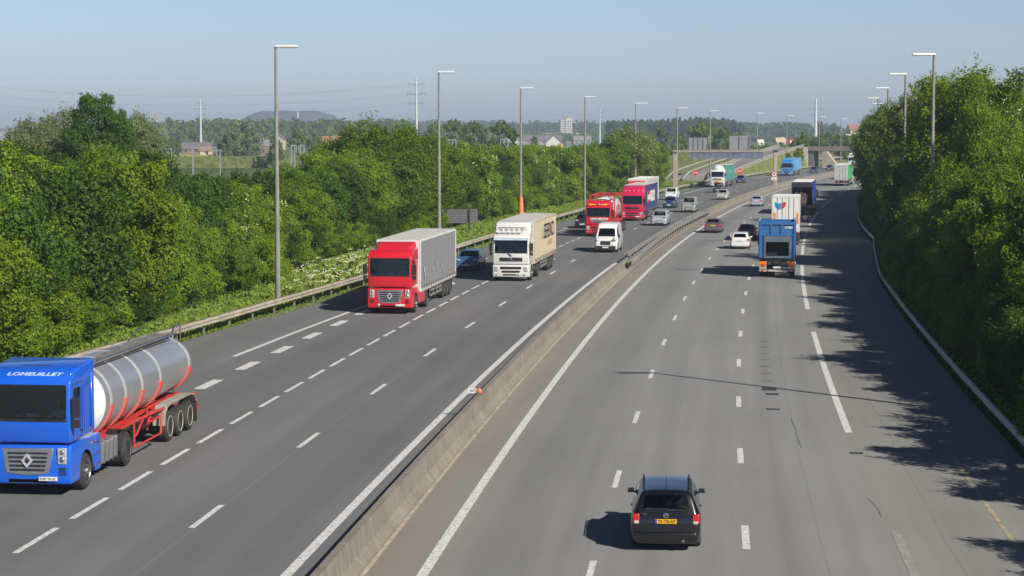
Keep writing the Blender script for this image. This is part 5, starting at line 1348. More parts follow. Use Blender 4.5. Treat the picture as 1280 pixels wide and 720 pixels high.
# ------------------------------------------------------------------ trucks on the road
BLUE = paint('blue', (.006, .115, .66), .10); RED = paint('red', (.66, .010, .028), .08); MAG = paint('crimson', (.62, .008, .075), .08); IVORY = paint('ivory', (.74, .73, .69), .12)
CURT_GREY = mat('grey_tarpaulin', (.25, .25, .26), .6, vary=.06, scale=.6, dirt=.18); CURT_BEIGE = mat('beige_tarpaulin', (.66, .56, .40), .6, vary=.06, scale=.6, dirt=.15)
ROOF_L = mat('light_roof', (.55, .53, .50), .7, vary=.1, dirt=.3); ROOF_W = mat('white_roof', (.74, .74, .73), .6, vary=.05, dirt=.1)
FRAME_W = mat('white_frame', (.68, .67, .64), .5, dirt=.15); NAVY = mat('navy_tarpaulin', (.035, .055, .17), .6, vary=.08, dirt=.1)
STEELT = mat('polished_steel', (.60, .61, .62), .36, .72, vary=.06, scale=.7, dirt=.06); REDF = mat('red_frame', (.52, .035, .03), .5, vary=.08, dirt=.15)
def facelabel(s, size, m, parent, x, y, z, width=None, **k):      # writing on a surface that looks forwards
    return text(s, size, m, parent, (x, y, z), (math.pi / 2, 0, math.pi), width=width, **k)
def leftlabel(s, size, m, parent, x, y, z, width=None, **k):      # writing on the vehicle's left flank
    return text(s, size, m, parent, (x, y, z), (math.pi / 2, 0, -math.pi / 2), width=width, **k)

def tanker():
    root = place_truck('tanker_truck', 'bright blue tractor pulling a silver tank on a red frame, at the left edge', 'tanker truck', 54.9, -12.35)
    cb = cab(root, 'flat', BLUE, hi=3.66)
    chassis(root, -1.6, -7.2, [(-1.38, .52, False, 'front'), (-5.45, .52, True, 'rear')])
    facelabel('LOMEUILLET', .19, mat('pale_blue_lettering', (.45, .60, .85), .5), cb, -.12, -.325, 3.395, width=1.6, shear=.25, bold=.004).rotation_euler = (R(35.2), 0, math.pi)
    # roof hatch, marker lamps
    h = MB(); h.box(-.42, .42, -1.25, -.95, 3.5, 3.57); h.build('roof_hatch', BLACKP, cb, .01)
    for sx in (-1, 1):
        h = MB(); h.ellip((sx * 1.16, -.36, 3.41), (.035, .035, .035)); h.build('marker_lamp', CHROME, cb)
        v = MB(); v.box(min(sx * 1.232, sx * 1.27), max(sx * 1.232, sx * 1.27), -2.1, -1.9, 1.7, 3.3); v.build('air_deflector', BLUE, cb, .02)
    # steps panel and ribbed fuel tank
    for sx in (-1, 1):
        s = MB(); s.box(min(sx * .75, sx * 1.24), max(sx * .75, sx * 1.24), -2.75, -2.28, .38, 1.42); so = s.build('side_panel', BLUE, root, .03)
        s = MB()
        for q in (.55, .85, 1.15): s.box(min(sx * 1.2, sx * 1.26), max(sx * 1.2, sx * 1.26), -2.68, -2.36, q, q + .06)
        s.build('step', ALU, so)
        f = MB(); f.box(min(sx * .62, sx * 1.18), max(sx * .62, sx * 1.18), -4.72, -2.85, .42, 1.06); ft = f.build('fuel_tank', mat('tank_grey', (.34, .34, .34), .5, .5, dirt=.2), root, .07, seg=3)
        f = MB()
        for q in np.arange(-4.6, -2.9, .42): f.box(min(sx * .6, sx * 1.2), max(sx * .6, sx * 1.2), q, q + .09, .41, 1.08)
        f.build('tank_strap', ALU, ft, .01)
    mudguard(root, (-5.45, -5.45), .60, .66, 1.24, BLACKP); mudguard(root, (-5.45, -5.45), .60, -1.24, -.66, BLACKP)
    fl = MB(); fl.box(.72, 1.22, -6.1, -6.08, .2, .9); fl.build('mud_flap', RUBBER, root)
    # tank
    m = MB(); n = 40; st = [(-3.05, .0, .0, 2.2), (-3.08, .5, .5, 2.2), (-3.16, .8, .78, 2.2), (-3.32, 1.05, 1.0, 2.19), (-3.52, 1.18, 1.12, 2.19), (-3.6, 1.2, 1.14, 2.19), (-8.0, 1.2, 1.10, 2.20), (-13.2, 1.2, .95, 2.27), (-13.3, 1.19, .94, 2.27), (-13.6, 1.08, .84, 2.27), (-13.85, .85, .64, 2.27), (-13.95, .45, .35, 2.27), (-13.97, 0.01, .01, 2.27)]
    def ring(y, a, b, c): return [(a * math.cos(2 * math.pi * i / n), y, c + b * math.sin(2 * math.pi * i / n)) for i in range(n)]
    vs = []
    for s in st: vs += ring(s[0], max(s[1], .01), max(s[2], .01), s[3])
    fs = [(k * n + i, k * n + (i + 1) % n, (k + 1) * n + (i + 1) % n, (k + 1) * n + i) for k in range(len(st) - 1) for i in range(n)]
    m.add(vs, fs); tk = m.build('tank', STEELT, root, smooth=50)
    m = MB(); vs = []
    for s in st[:6]: vs += ring(s[0] + .012, max(s[1] * 1.002, .01), max(s[2] * 1.002, .01), s[3])
    m.add(vs, [(k * n + i, k * n + (i + 1) % n, (k + 1) * n + (i + 1) % n, (k + 1) * n + i) for k in range(4) for i in range(n)]); m.build('front_dome', WHITEP, tk, smooth=60)
    def dims(y): return float(np.interp(-y, [3.6, 8.0, 13.2], [1.14, 1.10, .95])), float(np.interp(-y, [3.6, 8, 13.2], [2.19, 2.20, 2.27]))
    def band(y, w, a0, a1, off, mt, nm, th=.03):
        b, c = dims(y); m = MB(); k = 36; vs = []
        for i in range(k + 1):
            a = a0 + (a1 - a0) * i / k
            for (dy, o) in ((-w / 2, off), (w / 2, off), (w / 2, off + th), (-w / 2, off + th)): vs.append(((1.2 + o) * math.cos(a), y + dy, c + (b + o) * math.sin(a)))
        fs = [(i * 4 + j, i * 4 + (j + 1) % 4, (i + 1) * 4 + (j + 1) % 4, (i + 1) * 4 + j) for i in range(k) for j in range(4)] + [(0, 1, 2, 3), (k * 4 + 3, k * 4 + 2, k * 4 + 1, k * 4)]
        m.add(vs, fs); return m.build(nm, mt, tk, smooth=40)
    for y in (-4.0, -5.5, -7.3, -9.4, -13.0):
        band(y, .17, -math.pi / 2, math.pi * 1.5, .002, mat('band_pale', (.55, .55, .54), .45, .3), 'band', .012)
        band(y, .20, -math.pi + .1, -.02 + .14, .018, mat('saddle_red', (.72, .09, .075), .5, vary=.06), 'saddle', .05)
    # walkway and rails on top
    w = MB(); w.box(-.65, .0, -12.9, -3.6, 3.24, 3.30)
    for y in np.arange(-12.5, -3.6, 1.3): w.box(-.55, -.1, y, y + .03, 3.30, 3.315)
    w.build('walkway', mat('walkway_grey', (.24, .22, .20), .7, .3, vary=.3, dirt=.3), tk)
    w = MB(); w.path([(-.95, -12.8, 3.1), (-.95, -12.8, 3.62), (-.95, -12.0, 3.62), (-.95, -11.7, 3.4)], .025); w.path([(-.85, -12.6, 3.35), (-.9, -3.6, 3.42)], .03); w.path([(.95, -13.1, 3.0), (.6, -13.1, 3.45), (.2, -13.1, 3.45)], .02)
    w.build('handrail', ALU, tk)
    w = MB()
    for x in (-.35, .35): w.path([(x, -14.05, .9), (x, -14.05, 3.2)], .022)
    for z in np.arange(1.0, 3.2, .3): w.path([(-.35, -14.05, z), (.35, -14.05, z)], .016)
    w.build('ladder', ALU, tk)
    # red frame
    f = MB()
    for x in (-.5, .5): f.box(x - .06, x + .06, -14.0, -4.0, .95, 1.18)
    for y in (-4.0, -5.5, -7.3, -9.4, -13.0): f.box(-1.0, 1.0, y - .05, y + .05, 1.0, 1.2)
    for sx in (-1, 1):
        f.path([(sx * 1.2, -5.0, 1.22), (sx * 1.2, -8.3, 1.22), (sx * 1.15, -10.0, 1.15)], .05)
        f.path([(sx * 1.2, -6.3, 1.22), (sx * 1.2, -6.3, .42), (sx * 1.2, -9.3, .42), (sx * 1.2, -9.5, 1.1)], .035)
        f.path([(sx * 1.2, -7.4, 1.22), (sx * 1.2, -6.6, .8), (sx * 1.2, -6.35, .75)], .035); f.path([(sx * 1.15, -8.4, 1.22), (sx * 1.15, -8.0, .95), (sx * 1.15, -9.3, .95)], .04)
        f.path([(sx * .9, -8.8, .6), (sx * .9, -8.8, 1.3), (sx * 1.1, -9.6, 1.4)], .04)
    f.box(-1.2, 1.2, -14.15, -14.05, .55, .72); f.path([(-1.2, -13.9, 1.12), (1.25, -13.9, 1.12), (1.25, -12.9, 1.12)], .03); f.path([(1.22, -14.1, .7), (1.22, -14.1, 1.12)], .03)
    f.build('frame', REDF, root)
    u = MB(); u.box(-.8, .8, -9.6, -6.2, .6, .95); u.box(.6, 1.1, -7.6, -6.9, .55, 1.0); u.build('pump_box', DARKM, root, .04)
    for sx in (-1, 1):
        for k in range(3): wheel(root, sx * (1.25 - .2), -10.35 - k * 1.27, .51, .38, sx, 'rear', rim=mat('cream_rim', (.55, .50, .40), .5, .3, dirt=.3))
        g = MB(); x0, x1 = sorted((sx * .86, sx * 1.27)); c = [(-9.62, .62), (-9.70, .98), (-9.95, 1.17), (-10.4, 1.23), (-12.95, 1.23), (-13.35, 1.15), (-13.6, .9), (-13.63, .9), (-13.38, 1.18), (-12.97, 1.27), (-10.38, 1.27), (-9.92, 1.21), (-9.66, 1.0), (-9.58, .62)]
        g.prism(c, x0, x1); g.build('mudguard', mat('fender_grey', (.36, .33, .28), .6, dirt=.3), root)
        s = MB(); s.box(x0, x1, -13.66, -13.63, .2, .9); s.build('mud_flap', RUBBER, root)
        l = MB(); l.box(min(sx * .8, sx * 1.15), max(sx * .8, sx * 1.15), -14.2, -14.1, .75, .88); l.build('tail_light', REDL, root)
    for k in range(3): a = MB(); a.tube((-.9, -10.35 - k * 1.27, .51), (.9, -10.35 - k * 1.27, .51), .07); a.build('axle', DARKM, root)
    text('9187 TK 62', .09, INK, root, (-.60, .088, .52), (math.pi / 2, 0, math.pi), width=.44)
    seat_driver(root, 1.75, 'driver in a pale shirt at the wheel of the blue tanker truck')
tanker()

def red_grey():
    root = place_truck('articulated_truck', 'red tractor pulling a grey tarpaulin trailer in the nearside lane', 'truck', 111.3, -12.0)
    cb = cab(root, 'flat', RED, hi=3.62)
    chassis(root, -1.6, -6.8, [(-1.38, .5, False, 'front'), (-5.1, .5, True, 'rear')])
    d = MB(); d.add([(-1.0, -.75, 3.42), (1.0, -.75, 3.42), (1.15, -2.2, 3.6), (-1.15, -2.2, 3.6), (-.85, -1.15, 3.72), (.85, -1.15, 3.72), (1.12, -2.2, 3.95), (-1.12, -2.2, 3.95)], [(0, 1, 5, 4), (1, 2, 6, 5), (2, 3, 7, 6), (3, 0, 4, 7), (4, 5, 6, 7), (3, 2, 1, 0)])
    d.build('roof_deflector', RED, cb, .06, seg=3)
    for sx in (-1, 1):
        s = MB(); s.box(min(sx * .8, sx * 1.24), max(sx * .8, sx * 1.24), -4.4, -2.3, .42, 1.12); s.build('side_panel', RED, root, .05)
        l = MB(); l.ellip((sx * .62, .03, .52), (.09, .03, .09)); l.build('fog_light', LAMPG, root)
    t = box_trailer(root, -2.9, 13.4, CURT_GREY, WHITEP, ROOF_L, frame_m=FRAME_W, top=4.0)
    # patches, mended spots on the tarpaulin
    p = MB(); rnd = random.Random(4)
    for k in range(11): y = rnd.uniform(-11, -3.5); z = rnd.uniform(1.7, 2.4); p.box(-1.30, -1.296, y, y + rnd.uniform(.1, .3), z, z + rnd.uniform(.05, .28))
    p.build('patch', mat('tarpaulin_patch', (.5, .5, .5), .7), t)
    seat_driver(root, 1.75, 'driver in a pale shirt in the red truck with the grey trailer')
red_grey()

def white_beige():
    root = place_truck('articulated_truck', 'white tractor with roof lamps and a beige lettered trailer beside the blue hatchback', 'truck', 136.6, -8.5)
    cb = cab(root, 'round', IVORY, hi=3.55, visor=mat('clear_visor', (.45, .55, .62), .15, coat=1), grille=BLACKP)
    chassis(root, -1.6, -6.4, [(-1.38, .5, False, 'front'), (-5.0, .5, True, 'rear')])
    b = MB(); b.path([(-1.0, -.55, 3.42), (-.9, -.45, 3.62), (.9, -.45, 3.62), (1.0, -.55, 3.42)], .03); lb = b.build('light_bar', CHROME, root)
    for k in range(5):
        l = MB(); l.tube((-.72 + k * .36, -.42, 3.5), (-.72 + k * .36, -.34, 3.5), .13, .14, 14); l.build('roof_lamp', LAMPG, lb)
    d = MB(); d.add([(-1.2, -.85, 3.2), (1.2, -.85, 3.2), (1.22, -2.25, 3.4), (-1.22, -2.25, 3.4), (-1.18, -1.3, 3.95), (1.18, -1.3, 3.95), (1.2, -2.25, 4.02), (-1.2, -2.25, 4.02)], [(0, 1, 5, 4), (1, 2, 6, 5), (2, 3, 7, 6), (3, 0, 4, 7), (4, 5, 6, 7), (3, 2, 1, 0)])
    d.build('roof_deflector', IVORY, cb, .08, seg=3)
    f = MB(); f.add([(-.15, -.003 + .045, 1.72), (.28, .042, 1.90), (.05, .042, 1.86), (.02, .042, 1.72)], [(0, 1, 2, 3)]); f.build('emblem', mat('navy_mark', (.02, .04, .25), .5), cb, smooth=0)
    t = box_trailer(root, -2.9, 13.2, CURT_BEIGE, WHITEP, ROOF_L, frame_m=mat('beige_frame', (.55, .47, .34), .6, dirt=.2), top=3.98)
    leftlabel('L', 1.2, mat('thin_grey_ink', (.3, .28, .25), .6), t, -1.305, -7.5, 2.95, width=.45)
    leftlabel('SERENCI', 1.5, INK, t, -1.305, -11.4, 2.95, width=6.2, bold=.004)
    leftlabel('SERVICE', .55, mat('orange_ink', (.65, .28, .16), .6), t, -1.305, -12.2, 2.1, width=2.7)
    v = MB(); v.box(.45, .62, -.2, -.1, 2.05, 2.2); v.build('safety_vest', mat('hi_vis', (.5, .65, .03), .7), cb)
    seat_driver(root, 1.65, 'driver in a pale shirt in the white truck with the beige trailer')
white_beige()

def red_tank_container():
    root = place_truck('tanker_truck', 'red tractor with a white tank in a red container frame behind the white van', 'tanker truck', 195.0, -8.6)
    cb = cab(root, 'round', RED, hi=3.3, visor=RED, grille=mat('grille_dull', (.2, .2, .2), .5))
    chassis(root, -1.6, -6.4, [(-1.38, .5, False, 'front'), (-5.0, .5, True, 'rear')])
    h = MB(); h.prism([(-.08, 2.92), (.0, 3.0), (-.02, 3.2), (-.35, 3.42), (-.9, 3.5), (-.6, 2.95)], -1.15, 1.15); rb = h.build('roof_sign', RED, cb, .03)
    for sx in (-1, 1):
        y = MB(); y.add([(sx * .15, .02, 3.04), (sx * .85, .02, 3.04), (sx * .95, .0, 3.2), (sx * .3, .0, 3.14)], [(0, 1, 2, 3)]); y.build('wing_mark', mat('sign_yellow', (.8, .5, .05), .5), rb, smooth=0)
    y = MB(); y.ellip((0, .02, 3.1), (.12, .02, .12)); y.build('emblem', CHROME, rb)
    facelabel('HAM SERVICE', .26, SWHITE, cb, -.1, .045, 1.72, width=1.7, bold=.012)
    tr = MB(); tr.box(-.45, .45, -15.6, -3.2, .95, 1.2); t = tr.build('trailer', REDF, root)
    tk = MB(); n = 28; st = [(-3.6, .4), (-3.7, .85), (-3.95, 1.1), (-4.2, 1.17), (-10.2, 1.17), (-10.45, 1.1), (-10.7, .85), (-10.8, .4)]
    vs = [(r * math.cos(2 * math.pi * i / n), y, 2.5 + r * math.sin(2 * math.pi * i / n)) for (y, r) in st for i in range(n)]
    fs = [(k * n + i, k * n + (i + 1) % n, (k + 1) * n + (i + 1) % n, (k + 1) * n + i) for k in range(len(st) - 1) for i in range(n)] + [tuple(range(n)), tuple(range(7 * n, 8 * n))]
    tk.add(vs, fs); to = tk.build('tank', WHITEP, root, smooth=50)
    leftlabel('CHEM', .8, REDF, to, -1.19, -7.0, 2.6, width=3.0)
    fr = MB()
    for y in (-3.45, -10.95):
        for x in (-1.2, 1.2): fr.box(x - .06, x + .06, y - .06, y + .06, 1.2, 3.95)
        fr.box(-1.2, 1.2, y - .05, y + .05, 3.83, 3.95); fr.box(-1.2, 1.2, y - .05, y + .05, 1.2, 1.34)
        for sx in (-1, 1): fr.path([(sx * 1.18, y, 3.3), (sx * .5, y, 3.88)], .05); fr.path([(sx * 1.18, y, 1.9), (sx * .6, y, 1.3)], .05)
    for sx in (-1, 1): fr.box(sx * 1.2 - .05, sx * 1.2 + .05, -10.95, -3.45, 3.83, 3.94); fr.box(sx * 1.2 - .05, sx * 1.2 + .05, -10.95, -3.45, 1.2, 1.36); fr.path([(sx * 1.2, -3.5, 1.3), (sx * 1.2, -5.8, 2.4)], .05)
    fr.build('container_frame', REDF, root)
    for sx in (-1, 1):
        for k in range(3): wheel(root, sx * 1.05, -11.6 - k * 1.31, .5, .36, sx, 'rear')
        s = MB(); s.box(min(sx * 1.16, sx * 1.2), max(sx * 1.16, sx * 1.2), -10.6, -6.0, .5, 1.0); s.build('side_guard', REDF, root)
red_tank_container()

def red_curtain():
    root = place_truck('articulated_truck', 'crimson tractor pulling a navy curtain trailer with a white panel, behind the tank container', 'truck', 229.0, -8.9)
    cb = cab(root, 'round', MAG, hi=3.65, grille=BLACKP)
    chassis(root, -1.6, -6.4, [(-1.38, .5, False, 'front'), (-5.0, .5, True, 'rear')])
    d = MB(); d.add([(-1.2, -.6, 3.15), (1.2, -.6, 3.15), (1.22, -2.2, 3.4), (-1.22, -2.2, 3.4), (-1.15, -.95, 3.85), (1.15, -.95, 3.85), (1.18, -2.2, 3.95), (-1.18, -2.2, 3.95)], [(0, 1, 5, 4), (1, 2, 6, 5), (2, 3, 7, 6), (3, 0, 4, 7), (4, 5, 6, 7), (3, 2, 1, 0)])
    do = d.build('roof_deflector', MAG, cb, .08, seg=3)
    for x in (-.6, -.1, .4, .85): l = MB(); l.ellip((x, -.72, 3.4), (.09, .06, .07)); l.build('roof_lamp', LAMPG, do)
    t = box_trailer(root, -2.9, 13.4, NAVY, MAG, ROOF_L, frame_m=mat('navy_frame', (.04, .06, .16), .5), top=4.0)
    p = MB(); p.box(-1.312, -1.305, -12.6, -4.2, 2.0, 3.25); po = p.build('panel', SWHITE, t)
    r = MB(); r.box(-1.317, -1.312, -7.0, -4.4, 2.85, 3.25); r.box(-1.317, -1.312, -7.6, -4.6, 2.0, 2.25); r.build('red_stripe', REDF, po)
    leftlabel('ITA', .9, mat('green_ink', (.1, .3, .18), .6), po, -1.317, -10.4, 2.62, width=2.4)
red_curtain()

def white_far():
    root = place_truck('articulated_truck', 'white box trailer truck with red roof fairing, behind the crimson truck', 'truck', 258.5, -12.0)
    cb = cab(root, 'round', REDF, hi=3.3); chassis(root, -1.6, -6.4, [(-1.38, .5, False, 'front'), (-5.0, .5, True, 'rear')])
    t = box_trailer(root, -2.7, 13.4, WHITEP, WHITEP, ROOF_W, frame_m=FRAME_W, curtain=False, top=4.05)
    d = MB(); d.box(-1.15, 1.15, -2.2, -.9, 3.3, 3.8, ty=.25, tx=.1); d.build('roof_deflector', REDF, cb, .1, seg=3)
    leftlabel('EXPRESS', 1.1, REDF, t, -1.30, -11.3, 3.0, width=4.2); leftlabel('transport', .5, INK, t, -1.30, -11.3, 2.2, width=3.6)
white_far()
def teal():
    root = place_truck('articulated_truck', 'white tractor with rounded roof fairing and a teal lettered trailer near the slip road', 'truck', 366, -12.6)
    cb = cab(root, 'round', WHITEP, hi=3.3, visor=None); chassis(root, -1.6, -6.4, [(-1.38, .5, False, 'front'), (-5.0, .5, True, 'rear')])
    d = MB(); d.ellip((0, -1.4, 3.3), (1.1, 1.0, .75), 20, 12); d.build('roof_deflector', WHITEP, cb)
    T = mat('teal_tarpaulin', (.05, .26, .23), .6); t = box_trailer(root, -2.9, 13.4, T, T, ROOF_L, top=4.0)
    leftlabel('T  R  S', .9, SWHITE, t, -1.31, -8.6, 2.6, width=5.5)
teal()
def lightblue():
    root = place_truck('articulated_truck', 'light blue truck with blue trailer near the overpass pier', 'truck', 462, -10.6)
    B = paint('sky_blue', (.03, .25, .62)); cb = cab(root, 'round', B, hi=3.6, grille=mat('grille_silver', (.36, .36, .38), .35, .7)); chassis(root, -1.6, -6.4, [(-1.38, .5, False, 'front'), (-5.0, .5, True, 'rear')])
    T = mat('sky_tarpaulin', (.10, .34, .62), .6); box_trailer(root, -2.7, 13.4, T, T, T, top=3.95)
lightblue()
root = place_truck('articulated_truck', 'white truck just beyond the overpass opening', 'truck', 572, -8.8)
cb = cab(root, 'round', WHITEP, hi=3.3); chassis(root, -1.6, -6.4, [(-1.38, .5, False, 'front'), (-5.0, .5, True, 'rear')]); box_trailer(root, -2.7, 13.4, WHITEP, WHITEP, ROOF_W, curtain=False)

# --- right carriageway, seen from behind
def rigid_front(root, pm, L, hi=3.4):
    cb = cab(root, 'round', pm, hi=hi); return cb
def dump_truck():
    L = 9.6; root = place_truck('tipper_truck', 'blue tipper truck seen from behind with a dark open tailgate hatch', 'tipper truck', 142.4, 9.35, True, L)
    B = paint('tipper_blue', (.02, .13, .36), .22, .45); cb = cab(root, 'round', B, hi=3.5); chassis(root, -1.6, -6.4, [(-1.38, .5, False, 'front'), (-5.0, .5, True, 'rear')])
    yr = -L; W = 1.25
    b = MB(); zb, zt = 1.42, 3.80
    for sx in (-1, 1): b.box(min(sx * (W - .05), sx * W), max(sx * (W - .05), sx * W), yr + .3, -3.2, zb, zt)
    b.box(-W, W, yr + .3, -3.2, zb - .1, zb); b.box(-W, W, -3.25, -3.2, zb, zt)
    body = b.build('tipper_body', B, root, .02)
    r = MB()
    for sx in (-1, 1):
        for y in np.arange(yr + .9, -3.3, 1.05): r.box(min(sx * W, sx * (W + .05)), max(sx * W, sx * (W + .05)), y, y + .14, zb, zt)
        r.box(min(sx * (W - .08), sx * (W + .06)), max(sx * (W - .08), sx * (W + .06)), yr + .3, -3.2, zt, zt + .12)
    r.build('rib', B, body, .01)
    # tailgate: blue frame, top panel with uprights, pale surround round the open hatch
    t = MB(); t.box(-W, W, yr + .18, yr + .3, 2.98, zt + .02); t.box(-W, -.86, yr + .18, yr + .3, 1.38, 2.98); t.box(.86, W, yr + .18, yr + .3, 1.38, 2.98)
    tg = t.build('tailgate', B, body, .015)
    t = MB(); t.box(-W - .01, W + .01, yr + .1, yr + .2, zt - .12, zt + .08); t.box(-W, -W + .14, yr + .1, yr + .2, 1.4, zt - .12); t.box(W - .14, W, yr + .1, yr + .2, 1.4, zt - .12)
    for x in (-.42, .28): t.box(x - .06, x + .06, yr + .1, yr + .2, 2.98, zt - .12)
    t.box(-W + .14, W - .14, yr + .1, yr + .2, 2.9, 3.0); t.build('tailgate_rib', B, tg, .012)
    s = MB(); gm = mat('worn_blue_steel', (.14, .19, .24), .5, .4, dirt=.3); s.box(-.92, .92, yr + .08, yr + .18, 2.48, 2.88); s.box(-.92, -.80, yr + .08, yr + .18, 1.5, 2.48); s.box(.80, .92, yr + .08, yr + .18, 1.5, 2.48); s.box(-.92, .92, yr + .02, yr + .18, 1.36, 1.5)
    s.build('hatch_frame', gm, tg, .01)
    s = MB(); s.box(-.80, .80, yr + .8, yr + .85, 1.5, 2.5); s.build('hatch_inside', mat('dark_inside', (.012, .011, .01), .9), tg)
    text('ITTERS', .17, SWHITE, tg, (.78, yr + .165, 3.48), (math.pi / 2, 0, 0), width=.55, bold=.01)
    f = MB(); f.box(-.45, -.35, yr + .3, -3.0, .85, 1.3); f.box(.35, .45, yr + .3, -3.0, .85, 1.3); f.box(-1.1, 1.1, yr + .25, yr + .35, .9, 1.3); f.box(-.25, .25, yr + .1, yr + .3, .95, 1.2); f.box(.3, .36, yr + .05, yr + .3, .55, 1.1)
    f.build('trailer_chassis', DARKM, root)
    for sx in (-1, 1):
        x0, x1 = sorted((sx * .72, sx * 1.22))
        l = MB(); l.box(x0, x1, yr - .02, yr + .1, .88, 1.14); lo = l.build('tail_light', ORANGEL, root, .02)
        l = MB(); l.box(sx * .97 - .12, sx * .97 + .12, yr - .035, yr - .02, .80, .93); l.build('brake_light', REDL, lo)
        l = MB(); l.box(x0, x1, yr + .0, yr + .1, .60, .86); l.build('lamp_bracket', mat('rusty_white', (.4, .34, .28), .7, dirt=.5), root)
        for k in range(3): wheel(root, sx * 1.03, yr + 1.5 + 1.31 * k, .5, .36, sx, 'rear')
    u = MB(); u.box(-1.22, 1.22, yr + .0, yr + .1, .44, .56); uo = u.build('underrun_bar', mat('bar_white', (.5, .46, .42), .6, dirt=.4), root)
    u = MB()
    for x in (-1.1, -.75, .75, 1.05): u.box(x, x + .17, yr - .004, yr + .0, .45, .55)
    u.build('red_stripe', REDL, uo)
    n = MB(); n.box(-.26, .26, yr + .0, yr + .04, .66, .78); n.build('number_plate', PLATEW, root)
dump_truck()
def white_box():
    L = 9.6; root = place_truck('box_truck', 'white box truck seen from behind with a blue and red emblem on its doors', 'box truck', 187.5, 9.45, True, L)
    cb = cab(root, 'round', WHITEP, hi=3.0); chassis(root, -1.6, -9.3, [(-1.38, .48, False, 'front'), (-6.8, .48, True, 'rear')])
    t = box_trailer(root, -2.4, 7.2, WHITEP, WHITEP, ROOF_W, frame_m=FRAME_W, curtain=False, top=4.2, bot=1.1, axles=0)
    yr = -L
    e = MB(); e.add([(-1.0, yr - .05, 3.72), (-.72, yr - .05, 3.55), (-.42, yr - .05, 3.62), (-.42, yr - .05, 3.1), (-.62, yr - .05, 3.0), (-.9, yr - .05, 3.25)], [(0, 1, 2, 3, 4, 5)]); eo = e.build('emblem', mat('logo_blue', (.03, .25, .55), .5), t, smooth=0)
    e = MB(); e.add([(-.36, yr - .05, 3.62), (.02, yr - .05, 3.72), (-.04, yr - .05, 3.3), (-.3, yr - .05, 3.02), (-.36, yr - .05, 3.05)], [(0, 1, 2, 3, 4)]); e.build('emblem', mat('logo_red', (.65, .02, .05), .5), t, smooth=0)
    for (x, w) in ((-1.12, .26), (.98, .2)):
        o = MB(); o.add([(x, yr - .03, 1.7), (x + w, yr - .03, 1.7), (x + w * .8, yr - .03, 2.65), (x, yr - .03, 2.85)], [(0, 1, 2, 3)]); o.build('orange_flash', mat('logo_orange', (.8, .2, .02), .5), t, smooth=0)
white_box()
def dark_curtain():
    L = 16.3; root = place_truck('articulated_truck', 'truck with a navy trailer, open at the back and stacked with brown cargo', 'truck', 250, 9.45, True, L)
    cb = cab(root, 'round', NAVY, hi=3.4); chassis(root, -1.6, -6.4, [(-1.38, .5, False, 'front'), (-5.0, .5, True, 'rear')])
    t = box_trailer(root, -2.9, 13.4, mat('blue_tarpaulin', (.03, .05, .32), .6), NAVY, ROOF_W, frame_m=mat('navy_frame', (.04, .06, .16), .5), top=4.0, dark_open=True)
    h = MB(); h.box(-1.26, 1.26, -L - .05, -L + .02, 3.35, 3.95); h.build('top_flap', mat('black_tarpaulin', (.02, .02, .035), .6), t)
dark_curtain()
def green():
    L = 16.2; root = place_truck('articulated_truck', 'truck with pale grey rear doors and a bright green side, far along the right carriageway', 'truck', 380, 8.6, True, L)
    cb = cab(root, 'round', WHITEP, hi=3.4); chassis(root, -1.6, -6.4, [(-1.38, .5, False, 'front'), (-5.0, .5, True, 'rear')])
    box_trailer(root, -2.9, 13.3, mat('green_tarpaulin', (.04, .36, .14), .6), WHITEP, ROOF_W, rear_m=mat('door_grey', (.5, .52, .5), .6), top=3.95)
green()
root = place_truck('articulated_truck', 'white truck half hidden by the trees ahead of the green one', 'truck', 430, 7.6, True, 16)
cb = cab(root, 'round', WHITEP, hi=3.4); chassis(root, -1.6, -6.4, [(-1.38, .5, False, 'front'), (-5.0, .5, True, 'rear')]); box_trailer(root, -2.9, 13.1, WHITEP, WHITEP, ROOF_W, curtain=False)

# ------------------------------------------------------------------ cars and vans
def col(n, c, d=.08): return paint(n, c, d)
r, L, hw, H = make_car('estate', 4.40, 1.74, 1.46, col('black', (.005, .005, .008), .0), 'black estate car seen from behind with a yellow number plate, nearest car', 'car', 49.15, 5.5, True, plate=dict(m=PLATEY, text='70-TB-KP', z=.76), yaw=.02)
b = MB()
for sx in (-1, 1):
    b.path([(sx * (hw - .31), -L * .42, H - .02), (sx * (hw - .30), -L * .45, H + .03), (sx * (hw - .305), -L * .88, H + .02), (sx * (hw - .32), -L * .915, H - .03)], .018, 6)
b.build('roof_rail', BLACKP, r)
b = MB(); b.tube((0, -L * .90, H + .01), (0, -L * .98, H + .38), .012, .005, 6); b.build('antenna', BLACKP, r)
e = MB(); e.lathe_x(0, 0, 0, [(0, .068), (.012, .068), (.016, .055)], 24); eo = e.build('emblem', CHROME, r); eo.rotation_euler = (0, 0, -math.pi / 2); eo.location = (0, -L - .006, .90)
e = MB()
e.path([(-.045, 0, .04), (-.018, 0, -.045), (0, 0, .0), (.018, 0, -.045), (.045, 0, .04)], .007, 5); e.path([(-.022, 0, .05), (0, 0, .01), (.022, 0, .05)], .007, 5); eb = e.build('emblem_letters', INK, r); eb.location = (0, -L - .026, .90)
w = MB(); w.path([(.02, -L * .988, 1.0), (.42, -L * .986, 1.03)], .012, 5); w.build('wiper', BLACKP, r)
x = MB(); x.tube((.42, -L - .06, .29), (.42, -L + .1, .29), .035, n=10); x.build('exhaust', CHROME, r)
text('TDI', .07, CHROME, r, (-.52, -L - .006, .93), (math.pi / 2, 0, 0))
p_ = MB(); p_.box(-.55, .55, -L * .93, -L * .80, .62, .95); p_.build('luggage', mat('grey_luggage', (.16, .15, .13), .9, vary=.5, scale=8), r, .06)

